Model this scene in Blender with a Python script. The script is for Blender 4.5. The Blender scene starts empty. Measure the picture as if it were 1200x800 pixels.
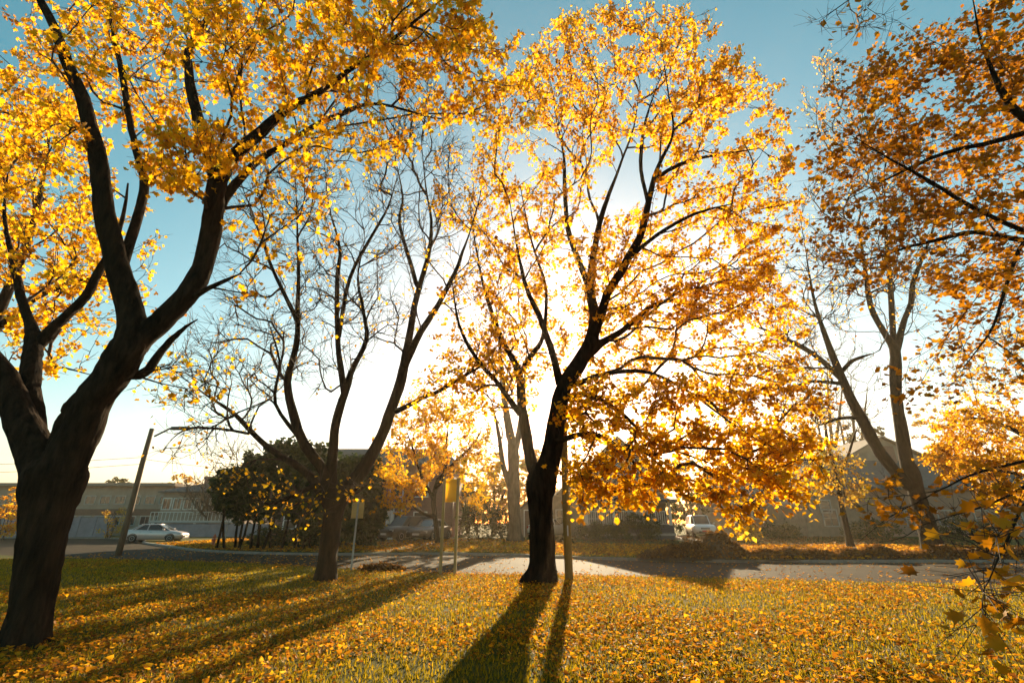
import bpy, math, random
import numpy as np
from mathutils import Vector, Matrix

# ---------------------------------------------------------------- camera, sky, sun, exposure
SC = bpy.context.scene
COL = SC.collection
FPX = 560.0                      # focal length in photo pixels (1200 wide)
PITCH = math.radians(20.65)
EYE = 1.6
cd = bpy.data.cameras.new('camera'); cam = bpy.data.objects.new('camera', cd); COL.objects.link(cam)
cam.location = (0, 0, EYE); cam.rotation_euler = (math.pi / 2 + PITCH, 0, 0)
cd.sensor_width = 36.0; cd.lens = FPX / 1200 * 36; cd.clip_start = 0.05; cd.clip_end = 2000
SC.camera = cam

SUN_EL = math.radians(16.9); SUN_AZ = math.radians(7.6)      # azimuth measured from +Y towards +X
world = bpy.data.worlds.new('World'); SC.world = world; world.use_nodes = True
wn = world.node_tree.nodes; wl = world.node_tree.links; wn.clear()
sky = wn.new('ShaderNodeTexSky'); sky.sky_type = 'NISHITA'; sky.sun_disc = False
sky.sun_elevation = SUN_EL; sky.sun_rotation = SUN_AZ
sky.air_density = 1.0; sky.dust_density = 0.75; sky.ozone_density = 1.0
bg = wn.new('ShaderNodeBackground'); bg.inputs['Strength'].default_value = 0.056
wo = wn.new('ShaderNodeOutputWorld')
hs = wn.new('ShaderNodeHueSaturation'); hs.inputs['Hue'].default_value = 0.455; hs.inputs['Saturation'].default_value = 1.36
tn = wn.new('ShaderNodeMix'); tn.data_type = 'RGBA'; tn.blend_type = 'MULTIPLY'; tn.inputs[0].default_value = 1.0; tn.inputs[7].default_value = (1.05, 0.965, 0.91, 1)
wl.new(sky.outputs[0], hs.inputs['Color']); wl.new(hs.outputs[0], tn.inputs[6]); wl.new(tn.outputs[2], bg.inputs[0]); wl.new(bg.outputs[0], wo.inputs[0])

sd = bpy.data.lights.new('sun', 'SUN'); sd.energy = 5.0; sd.angle = math.radians(0.5); sd.color = (1.0, 0.79, 0.50)
sun = bpy.data.objects.new('sun', sd); COL.objects.link(sun)
SUND = Vector((math.sin(SUN_AZ) * math.cos(SUN_EL), math.cos(SUN_AZ) * math.cos(SUN_EL), math.sin(SUN_EL)))
sun.rotation_euler = SUND.to_track_quat('Z', 'Y').to_euler()
sun.location = SUND * 120

SC.view_settings.view_transform = 'Standard'; SC.view_settings.look = 'None'
SC.view_settings.exposure = 1.8; SC.view_settings.gamma = 1.0; SC.view_settings.use_curve_mapping = False
SC.render.engine = 'CYCLES'
cy = SC.cycles
cy.max_bounces = 7; cy.diffuse_bounces = 4; cy.glossy_bounces = 2; cy.transmission_bounces = 4
cy.transparent_max_bounces = 6; cy.volume_bounces = 0; cy.use_denoising = True
cy.caustics_reflective = False; cy.caustics_refractive = False; cy.sample_clamp_indirect = 4.0
cy.use_fast_gi = False

HAZE = 0.00055
# ---------------------------------------------------------------- projection helpers
CP, SP = math.cos(PITCH), math.sin(PITCH)
def ray(u, v):
    x = (u - 600) / FPX; y = -(v - 400) / FPX
    return (x, CP - y * SP, SP + y * CP)
def at(u, v, Y):
    """world point on the pixel's ray at forward distance Y, and metres per pixel there"""
    r = ray(u, v); t = Y / r[1]
    return Vector((r[0] * t, Y, EYE + r[2] * t)), t / FPX
def G(u, v, z=0.0):
    r = ray(u, v); t = (z - EYE) / r[2]
    return Vector((r[0] * t, r[1] * t, z))
def sstep(a, b, x):
    t = min(1, max(0, (x - a) / (b - a))); return t * t * (3 - 2 * t)
def zfar(x, y):
    """height of the ground on the far side of the road, a gentle rise towards the houses"""
    return 0.10 + 0.30 * sstep(23, 44, y) * sstep(-17, -4, x)
def GF(u, v):
    z = 0.1
    for _ in range(12):
        p = G(u, v, z); z = zfar(p.x, p.y)
    p.z = z; return p

# ---------------------------------------------------------------- object helpers
def tag(o, label=None, cat=None, group=None, kind=None):
    if label: o['label'] = label
    if cat: o['category'] = cat
    if group: o['group'] = group
    if kind: o['kind'] = kind
    return o
def thing(name, label, cat, loc=(0, 0, 0), rz=0.0, group=None):
    o = bpy.data.objects.new(name, None); COL.objects.link(o)
    o.empty_display_size = 0.3
    o.location = loc; o.rotation_euler = (0, 0, rz)
    return tag(o, label, cat, group)
def link(name, me, mat=None, parent=None, smooth=False):
    o = bpy.data.objects.new(name, me); COL.objects.link(o)
    if mat is not None and not me.materials: me.materials.append(mat)
    if parent is not None: o.parent = parent
    if smooth: me.polygons.foreach_set('use_smooth', [True] * len(me.polygons))
    return o
def np_mesh(name, V, F, attrs=None):
    """V (n,3) array, F (m,k) int array, all faces the same size"""
    V = np.ascontiguousarray(V, dtype=np.float32); F = np.ascontiguousarray(F, dtype=np.int32)
    me = bpy.data.meshes.new(name)
    m, k = F.shape
    me.vertices.add(len(V)); me.vertices.foreach_set('co', V.ravel())
    me.loops.add(m * k); me.loops.foreach_set('vertex_index', F.ravel())
    me.polygons.add(m)
    me.polygons.foreach_set('loop_start', np.arange(0, m * k, k, dtype=np.int32))
    me.polygons.foreach_set('loop_total', np.full(m, k, dtype=np.int32))
    if attrs:
        for an, av in attrs.items():
            a = me.attributes.new(an, 'FLOAT', 'POINT'); a.data.foreach_set('value', np.asarray(av, dtype=np.float32))
    me.update(calc_edges=True)
    return me
class MB:
    """collects boxes, prisms, tubes into one mesh"""
    def __init__(s): s.v = []; s.f = []
    def add(s, vs, fs):
        b = len(s.v); s.v += [tuple(p) for p in vs]; s.f += [tuple(i + b for i in q) for q in fs]; return s
    def box(s, x0, x1, y0, y1, z0, z1):
        return s.add([(x0,y0,z0),(x1,y0,z0),(x1,y1,z0),(x0,y1,z0),(x0,y0,z1),(x1,y0,z1),(x1,y1,z1),(x0,y1,z1)],
                     [(0,3,2,1),(4,5,6,7),(0,1,5,4),(1,2,6,5),(2,3,7,6),(3,0,4,7)])
    def prism(s, poly, axis, a, b):
        """poly of 2-D points extruded along axis ('x','y','z') from a to b"""
        def P(p, t):
            return (t, p[0], p[1]) if axis == 'x' else (p[0], t, p[1]) if axis == 'y' else (p[0], p[1], t)
        n = len(poly)
        return s.add([P(p, a) for p in poly] + [P(p, b) for p in poly],
                     [tuple(range(n))[::-1], tuple(range(n, 2 * n))] + [(i, (i + 1) % n, n + (i + 1) % n, n + i) for i in range(n)])
    def tube(s, pts, rad, n=8, cap=True):
        pts = [Vector(p) for p in pts]; rings = []
        if not hasattr(rad, '__len__'): rad = [rad] * len(pts)
        for i, p in enumerate(pts):
            t = (pts[min(i + 1, len(pts) - 1)] - pts[max(i - 1, 0)]).normalized()
            ref = Vector((0, 0, 1)) if abs(t.z) < 0.9 else Vector((0, 1, 0))
            a = t.cross(ref).normalized(); b = t.cross(a)
            rings.append([p + (a * math.cos(2 * math.pi * k / n) + b * math.sin(2 * math.pi * k / n)) * rad[i] for k in range(n)])
        vs = [q for r in rings for q in r]; fs = []
        for i in range(len(pts) - 1):
            for k in range(n):
                fs.append((i * n + k, i * n + (k + 1) % n, (i + 1) * n + (k + 1) % n, (i + 1) * n + k))
        if cap: fs.append(tuple(range(n))[::-1]); fs.append(tuple((len(pts) - 1) * n + k for k in range(n)))
        return s.add(vs, fs)
    def loft(s, rings, closed=True, cap=True):
        n = len(rings[0]); vs = [q for r in rings for q in r]; fs = []
        for i in range(len(rings) - 1):
            for k in range(n if closed else n - 1):
                fs.append((i * n + k, i * n + (k + 1) % n, (i + 1) * n + (k + 1) % n, (i + 1) * n + k))
        if cap: fs.append(tuple(range(n))[::-1]); fs.append(tuple((len(rings) - 1) * n + k for k in range(n)))
        return s.add(vs, fs)
    def mesh(s, name):
        me = bpy.data.meshes.new(name); me.from_pydata(s.v, [], s.f); me.update()
        import bmesh
        bm = bmesh.new(); bm.from_mesh(me); bmesh.ops.recalc_face_normals(bm, faces=bm.faces); bm.to_mesh(me); bm.free()
        return me
    def build(s, name, mat, parent=None, smooth=False):
        return link(name, s.mesh(name), mat, parent, smooth)

# ---------------------------------------------------------------- materials
def new_mat(name):
    m = bpy.data.materials.new(name); m.use_nodes = True
    n = m.node_tree.nodes; l = m.node_tree.links
    return m, n, l, n['Principled BSDF'], n['Material Output']
def ramp(n, stops):
    r = n.new('ShaderNodeValToRGB'); e = r.color_ramp.elements
    while len(e) < len(stops): e.new(0.5)
    for k, (p, c) in enumerate(stops): e[k].position = p; e[k].color = (*c, 1)
    return r
def noise(n, l, scale, detail=4, rough=0.6, vec=None, coord='Object'):
    tc = n.new('ShaderNodeTexCoord'); t = n.new('ShaderNodeTexNoise')
    t.inputs['Scale'].default_value = scale; t.inputs['Detail'].default_value = detail; t.inputs['Roughness'].default_value = rough
    if vec is not None:
        mp = n.new('ShaderNodeMapping'); mp.inputs['Scale'].default_value = vec
        l.new(tc.outputs[coord], mp.inputs[0]); l.new(mp.outputs[0], t.inputs['Vector'])
    else: l.new(tc.outputs[coord], t.inputs['Vector'])
    return t
def bump(n, l, src, bsdf, strength=0.4, dist=0.02):
    b = n.new('ShaderNodeBump'); b.inputs['Strength'].default_value = strength; b.inputs['Distance'].default_value = dist
    l.new(src, b.inputs['Height']); l.new(b.outputs[0], bsdf.inputs['Normal'])
def varied(name, c0, c1, scale, rough=0.8, bstr=0.3, bdist=0.01, vec=None, spec=0.3, metallic=0.0):
    m, n, l, b, o = new_mat(name)
    t = noise(n, l, scale, vec=vec); r = ramp(n, [(0.3, c0), (0.7, c1)])
    l.new(t.outputs[0], r.inputs[0]); l.new(r.outputs[0], b.inputs['Base Color'])
    b.inputs['Roughness'].default_value = rough; b.inputs['Specular IOR Level'].default_value = spec; b.inputs['Metallic'].default_value = metallic
    if bstr: bump(n, l, t.outputs[0], b, bstr, bdist)
    return m
def leaf_mat(name, stops, trans=0.55, gain=1.0, spec=0.15):
    """thin leaf: diffuse reflection plus light shining through"""
    m, n, l, b, o = new_mat(name)
    a = n.new('ShaderNodeAttribute'); a.attribute_name = 'tint'
    r = ramp(n, stops); l.new(a.outputs['Fac'], r.inputs[0])
    l.new(r.outputs[0], b.inputs['Base Color']); b.inputs['Roughness'].default_value = 0.6; b.inputs['Specular IOR Level'].default_value = spec
    tr = n.new('ShaderNodeBsdfTranslucent')
    if gain != 1.0:
        mx = n.new('ShaderNodeVectorMath'); mx.operation = 'SCALE'; mx.inputs['Scale'].default_value = gain
        l.new(r.outputs[0], mx.inputs[0]); l.new(mx.outputs[0], tr.inputs['Color'])
    else: l.new(r.outputs[0], tr.inputs['Color'])
    ms = n.new('ShaderNodeMixShader'); ms.inputs[0].default_value = trans
    l.new(b.outputs[0], ms.inputs[1]); l.new(tr.outputs[0], ms.inputs[2]); l.new(ms.outputs[0], o.inputs['Surface'])
    return m

def bark_mat(name, c0, c1, sc=1.0):
    m, n, l, b, o = new_mat(name)
    t = noise(n, l, 9 * sc, 6, 0.65, vec=(1, 1, 0.22)); t2 = noise(n, l, 1.3, 3, 0.5)
    r = ramp(n, [(0.32, c0), (0.68, c1)]); l.new(t.outputs[0], r.inputs[0])
    mx = n.new('ShaderNodeMix'); mx.data_type = 'RGBA'; mx.blend_type = 'MULTIPLY'; mx.inputs[0].default_value = 0.6
    r2 = ramp(n, [(0.3, (0.55, 0.6, 0.5)), (0.7, (1, 1, 1))]); l.new(t2.outputs[0], r2.inputs[0])
    l.new(r.outputs[0], mx.inputs[6]); l.new(r2.outputs[0], mx.inputs[7]); l.new(mx.outputs[2], b.inputs['Base Color'])
    b.inputs['Roughness'].default_value = 0.95; b.inputs['Specular IOR Level'].default_value = 0.056
    bump(n, l, t.outputs[0], b, 1.0, 0.08)
    return m
M = {}
M['bark'] = bark_mat('bark', (0.006, 0.004, 0.0025), (0.045, 0.027, 0.016))
M['bark_grey'] = bark_mat('bark_grey', (0.05, 0.04, 0.03), (0.13, 0.105, 0.08), 0.8)
M['twig'] = varied('twig', (0.03, 0.018, 0.012), (0.06, 0.038, 0.026), 6, 0.9, 0)
Y1 = [(0.0, (0.40, 0.15, 0.005)), (0.25, (0.66, 0.30, 0.005)), (0.55, (0.80, 0.42, 0.006)), (0.85, (0.82, 0.50, 0.010)), (1.0, (0.46, 0.38, 0.015))]
Y2 = [(0.0, (0.27, 0.095, 0.004)), (0.25, (0.56, 0.24, 0.004)), (0.55, (0.73, 0.365, 0.005)), (0.85, (0.78, 0.44, 0.007)), (1.0, (0.76, 0.48, 0.03))]
Y3 = [(0.0, (0.22, 0.07, 0.004)), (0.35, (0.48, 0.18, 0.005)), (0.7, (0.64, 0.28, 0.006)), (1.0, (0.50, 0.34, 0.012))]
Y4 = [(0.0, (0.36, 0.15, 0.02)), (0.4, (0.56, 0.30, 0.025)), (0.8, (0.62, 0.40, 0.04)), (1.0, (0.30, 0.30, 0.04))]
M['leaf_yellow'] = leaf_mat('leaf_yellow', Y1, 0.65, 1.1)
M['leaf_gold'] = leaf_mat('leaf_gold', Y2, 0.7, 1.15)
M['leaf_russet'] = leaf_mat('leaf_russet', Y3, 0.5)
M['leaf_pale'] = leaf_mat('leaf_pale', Y4, 0.55)
M['leaf_fallen'] = leaf_mat('leaf_fallen', [(0.0, (0.08, 0.028, 0.007)), (0.32, (0.27, 0.09, 0.008)), (0.62, (0.56, 0.215, 0.008)), (0.87, (0.74, 0.37, 0.012)), (1.0, (0.72, 0.44, 0.05))], 0.55, spec=0.06)
M['leaf_brown'] = leaf_mat('leaf_brown', [(0.0, (0.06, 0.025, 0.01)), (0.5, (0.17, 0.07, 0.015)), (1.0, (0.38, 0.17, 0.02))], 0.35)
M['grass_blade'] = leaf_mat('grass_blade', [(0.0, (0.09, 0.075, 0.003)), (0.5, (0.26, 0.185, 0.005)), (1.0, (0.50, 0.29, 0.010))], 0.6)
M['needle'] = leaf_mat('needle', [(0.0, (0.018, 0.032, 0.010)), (0.6, (0.035, 0.055, 0.015)), (1.0, (0.08, 0.09, 0.02))], 0.3)
M['shrub_leaf'] = leaf_mat('shrub_leaf', [(0.0, (0.03, 0.04, 0.012)), (0.6, (0.07, 0.075, 0.02)), (1.0, (0.16, 0.12, 0.02))], 0.4)
M['wood'] = varied('wood_pole', (0.10, 0.065, 0.04), (0.20, 0.14, 0.09), 5, 0.85, 0.5, 0.01, vec=(6, 6, 0.4))
M['post'] = varied('wood_post', (0.22, 0.15, 0.05), (0.36, 0.26, 0.09), 6, 0.8, 0.4, 0.006, vec=(6, 6, 0.5))
M['metal'] = varied('galvanised_metal', (0.25, 0.25, 0.24), (0.38, 0.37, 0.35), 8, 0.45, 0.1, 0.002, metallic=0.8)
M['dark_metal'] = varied('dark_metal', (0.03, 0.03, 0.03), (0.06, 0.06, 0.06), 8, 0.5, 0)
M['wire'] = varied('cable_black', (0.02, 0.02, 0.02), (0.04, 0.04, 0.04), 5, 0.6, 0)
M['concrete'] = varied('concrete', (0.15, 0.135, 0.115), (0.24, 0.215, 0.185), 3, 0.9, 0.3, 0.004)
M['white_trim'] = varied('white_trim', (0.62, 0.60, 0.55), (0.76, 0.74, 0.69), 4, 0.6, 0.1, 0.002)
M['grey_trim'] = varied('grey_trim', (0.30, 0.29, 0.27), (0.40, 0.39, 0.36), 4, 0.7, 0.1, 0.002)
M['beige_wall'] = varied('beige_wall', (0.27, 0.20, 0.15), (0.37, 0.285, 0.215), 1.5, 0.9, 0.3, 0.006)
M['grey_wall'] = varied('grey_blue_wall', (0.17, 0.17, 0.20), (0.25, 0.25, 0.28), 1.2, 0.9, 0.3, 0.006)
M['stucco'] = varied('stucco', (0.19, 0.145, 0.105), (0.27, 0.21, 0.155), 2.5, 0.9, 0.4, 0.006)
M['shingle'] = varied('shingle_roof', (0.07, 0.065, 0.065), (0.15, 0.14, 0.135), 4, 0.85, 0.6, 0.02, vec=(1, 1, 6))
M['shingle_brown'] = varied('shingle_roof_brown', (0.18, 0.14, 0.11), (0.30, 0.24, 0.19), 4, 0.85, 0.6, 0.02, vec=(1, 1, 6))
M['door'] = varied('painted_door', (0.10, 0.05, 0.035), (0.16, 0.08, 0.05), 4, 0.5, 0.1, 0.003)
M['rubber'] = varied('rubber', (0.015, 0.015, 0.015), (0.03, 0.03, 0.03), 20, 0.85, 0.2, 0.002)
M['soil'] = varied('soil', (0.05, 0.035, 0.022), (0.11, 0.075, 0.045), 6, 0.95, 0.6, 0.03)
def plain(name, c, rough=0.5, metallic=0.0, coat=0.0, spec=0.5, emit=None):
    m, n, l, b, o = new_mat(name)
    t = noise(n, l, 7, 3); mx = n.new('ShaderNodeMix'); mx.data_type = 'RGBA'; mx.blend_type = 'MULTIPLY'
    r = ramp(n, [(0.3, (0.9, 0.9, 0.9)), (0.7, (1, 1, 1))]); l.new(t.outputs[0], r.inputs[0])
    mx.inputs[0].default_value = 1.0; mx.inputs[6].default_value = (*c, 1); l.new(r.outputs[0], mx.inputs[7]); l.new(mx.outputs[2], b.inputs['Base Color'])
    b.inputs['Roughness'].default_value = rough; b.inputs['Metallic'].default_value = metallic
    b.inputs['Coat Weight'].default_value = coat; b.inputs['Specular IOR Level'].default_value = spec
    return m
M['glass'] = plain('window_glass', (0.03, 0.035, 0.04), 0.08, spec=0.8)
M['car_glass'] = plain('car_glass', (0.03, 0.035, 0.04), 0.08, spec=0.4)
M['paint_silver'] = plain('paint_silver', (0.62, 0.49, 0.45), 0.35, 0.25, 0.8)
M['paint_white'] = plain('paint_white', (0.60, 0.60, 0.60), 0.3, 0.2, 0.8)
M['paint_black'] = plain('paint_black', (0.012, 0.012, 0.014), 0.35, 0.0, 0.4)
M['paint_tan'] = plain('paint_tan', (0.13, 0.10, 0.085), 0.35, 0.2, 0.6)
M['lamp_red'] = plain('tail_light_red', (0.35, 0.02, 0.015), 0.2, coat=1)
M['lamp_clear'] = plain('head_light_clear', (0.7, 0.7, 0.68), 0.12, coat=1)
M['plate'] = plain('plate_white', (0.7, 0.7, 0.7), 0.5)
M['plate_red'] = plain('plate_red', (0.5, 0.05, 0.04), 0.5)
M['hydrant'] = plain('hydrant_paint', (0.50, 0.10, 0.03), 0.5)
M['sign_blue'] = plain('sign_blue', (0.05, 0.09, 0.30), 0.4)
def sign_material():
    m, n, l, b, o = new_mat('sign_yellow')
    t = noise(n, l, 3, 3); r = ramp(n, [(0.3, (0.84, 0.55, 0.02)), (0.7, (0.90, 0.62, 0.03))])
    l.new(t.outputs[0], r.inputs[0]); l.new(r.outputs[0], b.inputs['Base Color']); b.inputs['Roughness'].default_value = 0.5
    tr = n.new('ShaderNodeBsdfTranslucent'); l.new(r.outputs[0], tr.inputs['Color'])
    ms = n.new('ShaderNodeMixShader'); ms.inputs[0].default_value = 0.8
    l.new(b.outputs[0], ms.inputs[1]); l.new(tr.outputs[0], ms.inputs[2]); l.new(ms.outputs[0], o.inputs['Surface'])
    return m
M['sign_yellow'] = sign_material()
M['sign_pale'] = varied('sign_pale', (0.42, 0.29, 0.10), (0.52, 0.37, 0.14), 4, 0.6, 0.1, 0.002)
def brick_material(name, c1, c2):
    m, n, l, b, o = new_mat(name)
    tc = n.new('ShaderNodeTexCoord'); mp = n.new('ShaderNodeMapping'); mp.inputs['Rotation'].default_value = (math.pi / 2, 0, 0)
    br = n.new('ShaderNodeTexBrick'); br.inputs['Color1'].default_value = (*c1, 1); br.inputs['Color2'].default_value = (*c2, 1)
    br.inputs['Mortar'].default_value = (0.30, 0.27, 0.24, 1); br.inputs['Scale'].default_value = 4.0; br.inputs['Mortar Size'].default_value = 0.012
    l.new(tc.outputs['Object'], mp.inputs[0]); l.new(mp.outputs[0], br.inputs['Vector']); l.new(br.outputs['Color'], b.inputs['Base Color'])
    b.inputs['Roughness'].default_value = 0.9; bump(n, l, br.outputs['Fac'], b, -0.5, 0.008)
    return m
M['brick'] = brick_material('red_brick', (0.24, 0.10, 0.065), (0.17, 0.075, 0.05))
M['brick_pale'] = brick_material('pale_brick', (0.33, 0.17, 0.11), (0.26, 0.14, 0.09))
def ground_material():
    m, n, l, b, o = new_mat('lawn_ground')
    t = noise(n, l, 0.35, 5); t2 = noise(n, l, 14, 6, 0.7)
    r = ramp(n, [(0.35, (0.055, 0.065, 0.008)), (0.6, (0.11, 0.10, 0.010)), (0.75, (0.16, 0.11, 0.014))]); l.new(t.outputs[0], r.inputs[0])
    mx = n.new('ShaderNodeMix'); mx.data_type = 'RGBA'; mx.blend_type = 'MULTIPLY'; mx.inputs[0].default_value = 0.8
    r2 = ramp(n, [(0.3, (0.35, 0.33, 0.3)), (0.65, (1.1, 1.05, 1.0))]); l.new(t2.outputs[0], r2.inputs[0])
    l.new(r.outputs[0], mx.inputs[6]); l.new(r2.outputs[0], mx.inputs[7]); l.new(mx.outputs[2], b.inputs['Base Color'])
    b.inputs['Roughness'].default_value = 1.0; b.inputs['Specular IOR Level'].default_value = 0.1; bump(n, l, t2.outputs[0], b, 1.0, 0.05)
    return m
M['lawn'] = ground_material()
def asphalt_material(name, lo, hi):
    m, n, l, b, o = new_mat(name)
    t = noise(n, l, 90, 3, 0.7); t2 = noise(n, l, 0.7, 5, 0.6)
    r = ramp(n, [(0.3, lo), (0.7, hi)]); l.new(t.outputs[0], r.inputs[0])
    r2 = ramp(n, [(0.3, (0.72, 0.70, 0.68)), (0.7, (1.15, 1.12, 1.08))]); l.new(t2.outputs[0], r2.inputs[0])
    mx = n.new('ShaderNodeMix'); mx.data_type = 'RGBA'; mx.blend_type = 'MULTIPLY'; mx.inputs[0].default_value = 1
    l.new(r.outputs[0], mx.inputs[6]); l.new(r2.outputs[0], mx.inputs[7]); l.new(mx.outputs[2], b.inputs['Base Color'])
    b.inputs['Roughness'].default_value = 0.85; b.inputs['Specular IOR Level'].default_value = 0.025
    bump(n, l, t2.outputs[0], b, 0.15, 0.004)
    return m
M['asphalt'] = asphalt_material('asphalt', (0.036, 0.029, 0.021), (0.064, 0.052, 0.039))
M['paving'] = asphalt_material('pavement', (0.11, 0.10, 0.085), (0.18, 0.16, 0.135))

# ================================================================ THE SETTING
rng = np.random.default_rng(7)
random.seed(7)
def interp(pts):
    xs = [p[0] for p in pts]; ys = [p[1] for p in pts]
    return lambda x: float(np.interp(x, xs, ys))
def px_line(uvs): return [(G(u, v).x, G(u, v).y) for u, v in uvs]
def smooth_line(pts, step=0.6):
    """densify and round a polyline that is monotone in x"""
    xs = np.array([p[0] for p in pts]); ys = np.array([p[1] for p in pts])
    X = np.arange(xs[0], xs[-1], step); Yv = np.interp(X, xs, ys)
    for _ in range(3):
        k = np.ones(5) / 5; P = np.pad(Yv, 2, mode='edge'); Yv = np.convolve(P, k, 'valid')
    return list(zip(X.tolist(), Yv.tolist()))
NEAR = smooth_line([(-180, 62)] + px_line([(-60, 647), (60, 653), (300, 660), (480, 671), (800, 676), (1140, 685)]) + [(34, 12.5), (180, 6)])
FAR = smooth_line([(-180, 62.8), (-70, 56), (-40, 52), (-34.5, 49), (-29.5, 41)] + px_line([(197, 641), (225, 646), (300, 649.5), (400, 651), (480, 650), (560, 650), (700, 656), (890, 660), (1140, 659)]) + [(34, 20.4), (180, 16)])
yn = interp(NEAR); yf = interp(FAR)

# ground: one sheet out to the horizon
mb = MB(); mb.add([(-450, -450, 0), (450, -450, 0), (450, 450, 0), (-450, 450, 0)], [(0, 1, 2, 3)])
ground = tag(mb.build('ground', M['lawn']), kind='structure')
# road
xs = np.arange(-180, 180, 0.75); vs = []; fs = []
for i, x in enumerate(xs):
    vs += [(x, yn(x), 0.004), (x, yf(x), 0.004)]
    if i: fs.append((2 * i - 2, 2 * i, 2 * i + 1, 2 * i - 1))
road = tag(MB().add(vs, fs).build('road', M['asphalt']), kind='structure')
# far lawn, a gentle rise
xs = np.concatenate([np.arange(-440, -44, 18.0), np.arange(-44, 40, 0.7), np.arange(40, 441, 20.0)])
ts = np.concatenate([np.linspace(0, 30, 31), [36, 44, 60, 100, 200, 380]])
vs = []; fs = []; nt = len(ts)
for i, x in enumerate(xs):
    y0 = yf(x) + 0.16
    for j, t in enumerate(ts):
        y = min(y0 + t, 440 + j * 0.01); vs.append((x, y, zfar(x, y) + (0.0 if j else 0.0)))
        if i and j: fs.append(((i - 1) * nt + j - 1, i * nt + j - 1, i * nt + j, (i - 1) * nt + j))
far_lawn = tag(MB().add(vs, fs).build('far_lawn', M['lawn'], smooth=True), kind='structure')
# kerb along the far edge
vs = []; fs = []
kx = np.arange(-60, 60, 0.6)
for i, x in enumerate(kx):
    y = yf(x); dy = (yf(x + 0.3) - yf(x - 0.3)) / 0.6; nl = math.hypot(1, dy); nx, ny = -dy / nl, 1 / nl
    for (o, z) in ((-0.02, 0.0), (0.0, 0.105), (0.02, 0.118), (0.17, 0.118), (0.17, 0.02)):
        vs.append((x + nx * o, y + ny * o, z))
    if i:
        for k in range(4): fs.append(((i - 1) * 5 + k, i * 5 + k, i * 5 + k + 1, (i - 1) * 5 + k + 1))
kerb = tag(MB().add(vs, fs).build('kerb', M['concrete']), kind='structure')
def far_strip(name, line, width, mat, dz=0.012, step=1.0):
    """a paved strip that follows the rise of the far lawn; line of (x, y) centre points"""
    pts = []
    for a, b in zip(line[:-1], line[1:]):
        n = max(1, int(math.hypot(b[0] - a[0], b[1] - a[1]) / step))
        pts += [(a[0] + (b[0] - a[0]) * k / n, a[1] + (b[1] - a[1]) * k / n) for k in range(n)]
    pts.append(line[-1]); vs = []; fs = []
    for i, p in enumerate(pts):
        q0 = pts[max(i - 1, 0)]; q1 = pts[min(i + 1, len(pts) - 1)]; d = Vector((q1[0] - q0[0], q1[1] - q0[1])).normalized()
        for o in (-0.5, 0.0, 0.5):
            x = p[0] - d.y * o * width; y = p[1] + d.x * o * width; vs.append((x, y, zfar(x, y) + dz))
        if i:
            for k in (0, 1): fs.append(((i - 1) * 3 + k, i * 3 + k, i * 3 + k + 1, (i - 1) * 3 + k + 1))
    return tag(MB().add(vs, fs).build(name, mat), kind='structure')
a = GF(640, 643); b_ = GF(1300, 641)
far_strip('sidewalk', [(2.0, 30.2), (9, 30.0), (22, 30.0), (60, 28)], 1.5, M['paving'])
far_strip('front_path', [(-8.5, 34.0), (-3, 34.2), (2.0, 30.4)], 1.8, M['paving'], 0.016)
far_strip('driveway', [(10.3, 21.5), (12.8, 32), (15.2, 48)], 2.9, M['asphalt'], 0.020)
far_strip('parking_strip', [(-12, 38), (-3, 38)], 4.6, M['paving'], 0.024)

# ================================================================ LEAVES
def leaf_template(kind):
    if kind == 'maple':
        half = [(0.10, -0.02), (0.34, -0.08), (0.27, 0.12), (0.58, 0.28), (0.35, 0.38), (0.36, 0.62), (0.15, 0.58)]
    elif kind == 'mid':
        half = [(0.36, 0.0), (0.25, 0.19), (0.56, 0.36)]
    else:
        half = [(0.42, 0.12), (0.30, 0.5)]
    pts = [(0, 0)] + half + [(0, 1.0)] + [(-x, y) for x, y in half[::-1]]
    V = [(0, 0.36, 0.0)] + [(x, y, -0.42 * abs(x) - 0.38 * max(0, y - 0.35) ** 1.5 + 0.04 * math.sin(9 * x + 5 * y)) for x, y in pts]
    n = len(pts); F = [(0, 1 + k, 1 + (k + 1) % n) for k in range(n)]
    return np.array(V, dtype=np.float32), np.array(F, dtype=np.int32)
LT = {k: leaf_template(k) for k in ('maple', 'mid', 'low')}
def leaf_frames(n, droop=(0.2, 1.1), roll=0.7):
    """rotation matrices: y axis = leaf axis, z axis = leaf normal"""
    az = rng.uniform(0, 2 * np.pi, n); dr = rng.uniform(*droop, n)
    y = np.stack([np.cos(az) * np.cos(dr), np.sin(az) * np.cos(dr), -np.sin(dr)], 1)
    s = np.stack([-np.sin(az), np.cos(az), np.zeros(n)], 1)
    up = np.cross(s, y); up *= np.sign(up[:, 2:3] + 1e-9)
    rl = rng.normal(0, roll, n)[:, None]
    x = s * np.cos(rl) + up * np.sin(rl); z = np.cross(x, y)
    return np.stack([x, y, z], 2)
def leaves_mesh(name, pos, size, R, tint, kind, base=(0, 0, 0)):
    V, F = LT[kind]; n = len(pos); k = len(V)
    W = np.einsum('nij,kj->nki', R, V) * size[:, None, None] + (pos - np.array(base))[:, None, :]
    FF = (F[None] + (np.arange(n) * k)[:, None, None]).reshape(-1, 3)
    return np_mesh(name, W.reshape(-1, 3), FF, {'tint': np.repeat(tint, k)})
LEAF_VARIANTS = {}
def leaf_variants(matname):
    if matname not in LEAF_VARIANTS:
        V, F = LT['maple']; out = []
        for t in (0.1, 0.3, 0.45, 0.6, 0.75, 0.9):
            me = np_mesh('leaf', V, F, {'tint': np.full(len(V), t)}); me.materials.append(M[matname]); out.append(me)
        LEAF_VARIANTS[matname] = out
    return LEAF_VARIANTS[matname]
CAMV = np.array([0, 0, EYE])
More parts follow.
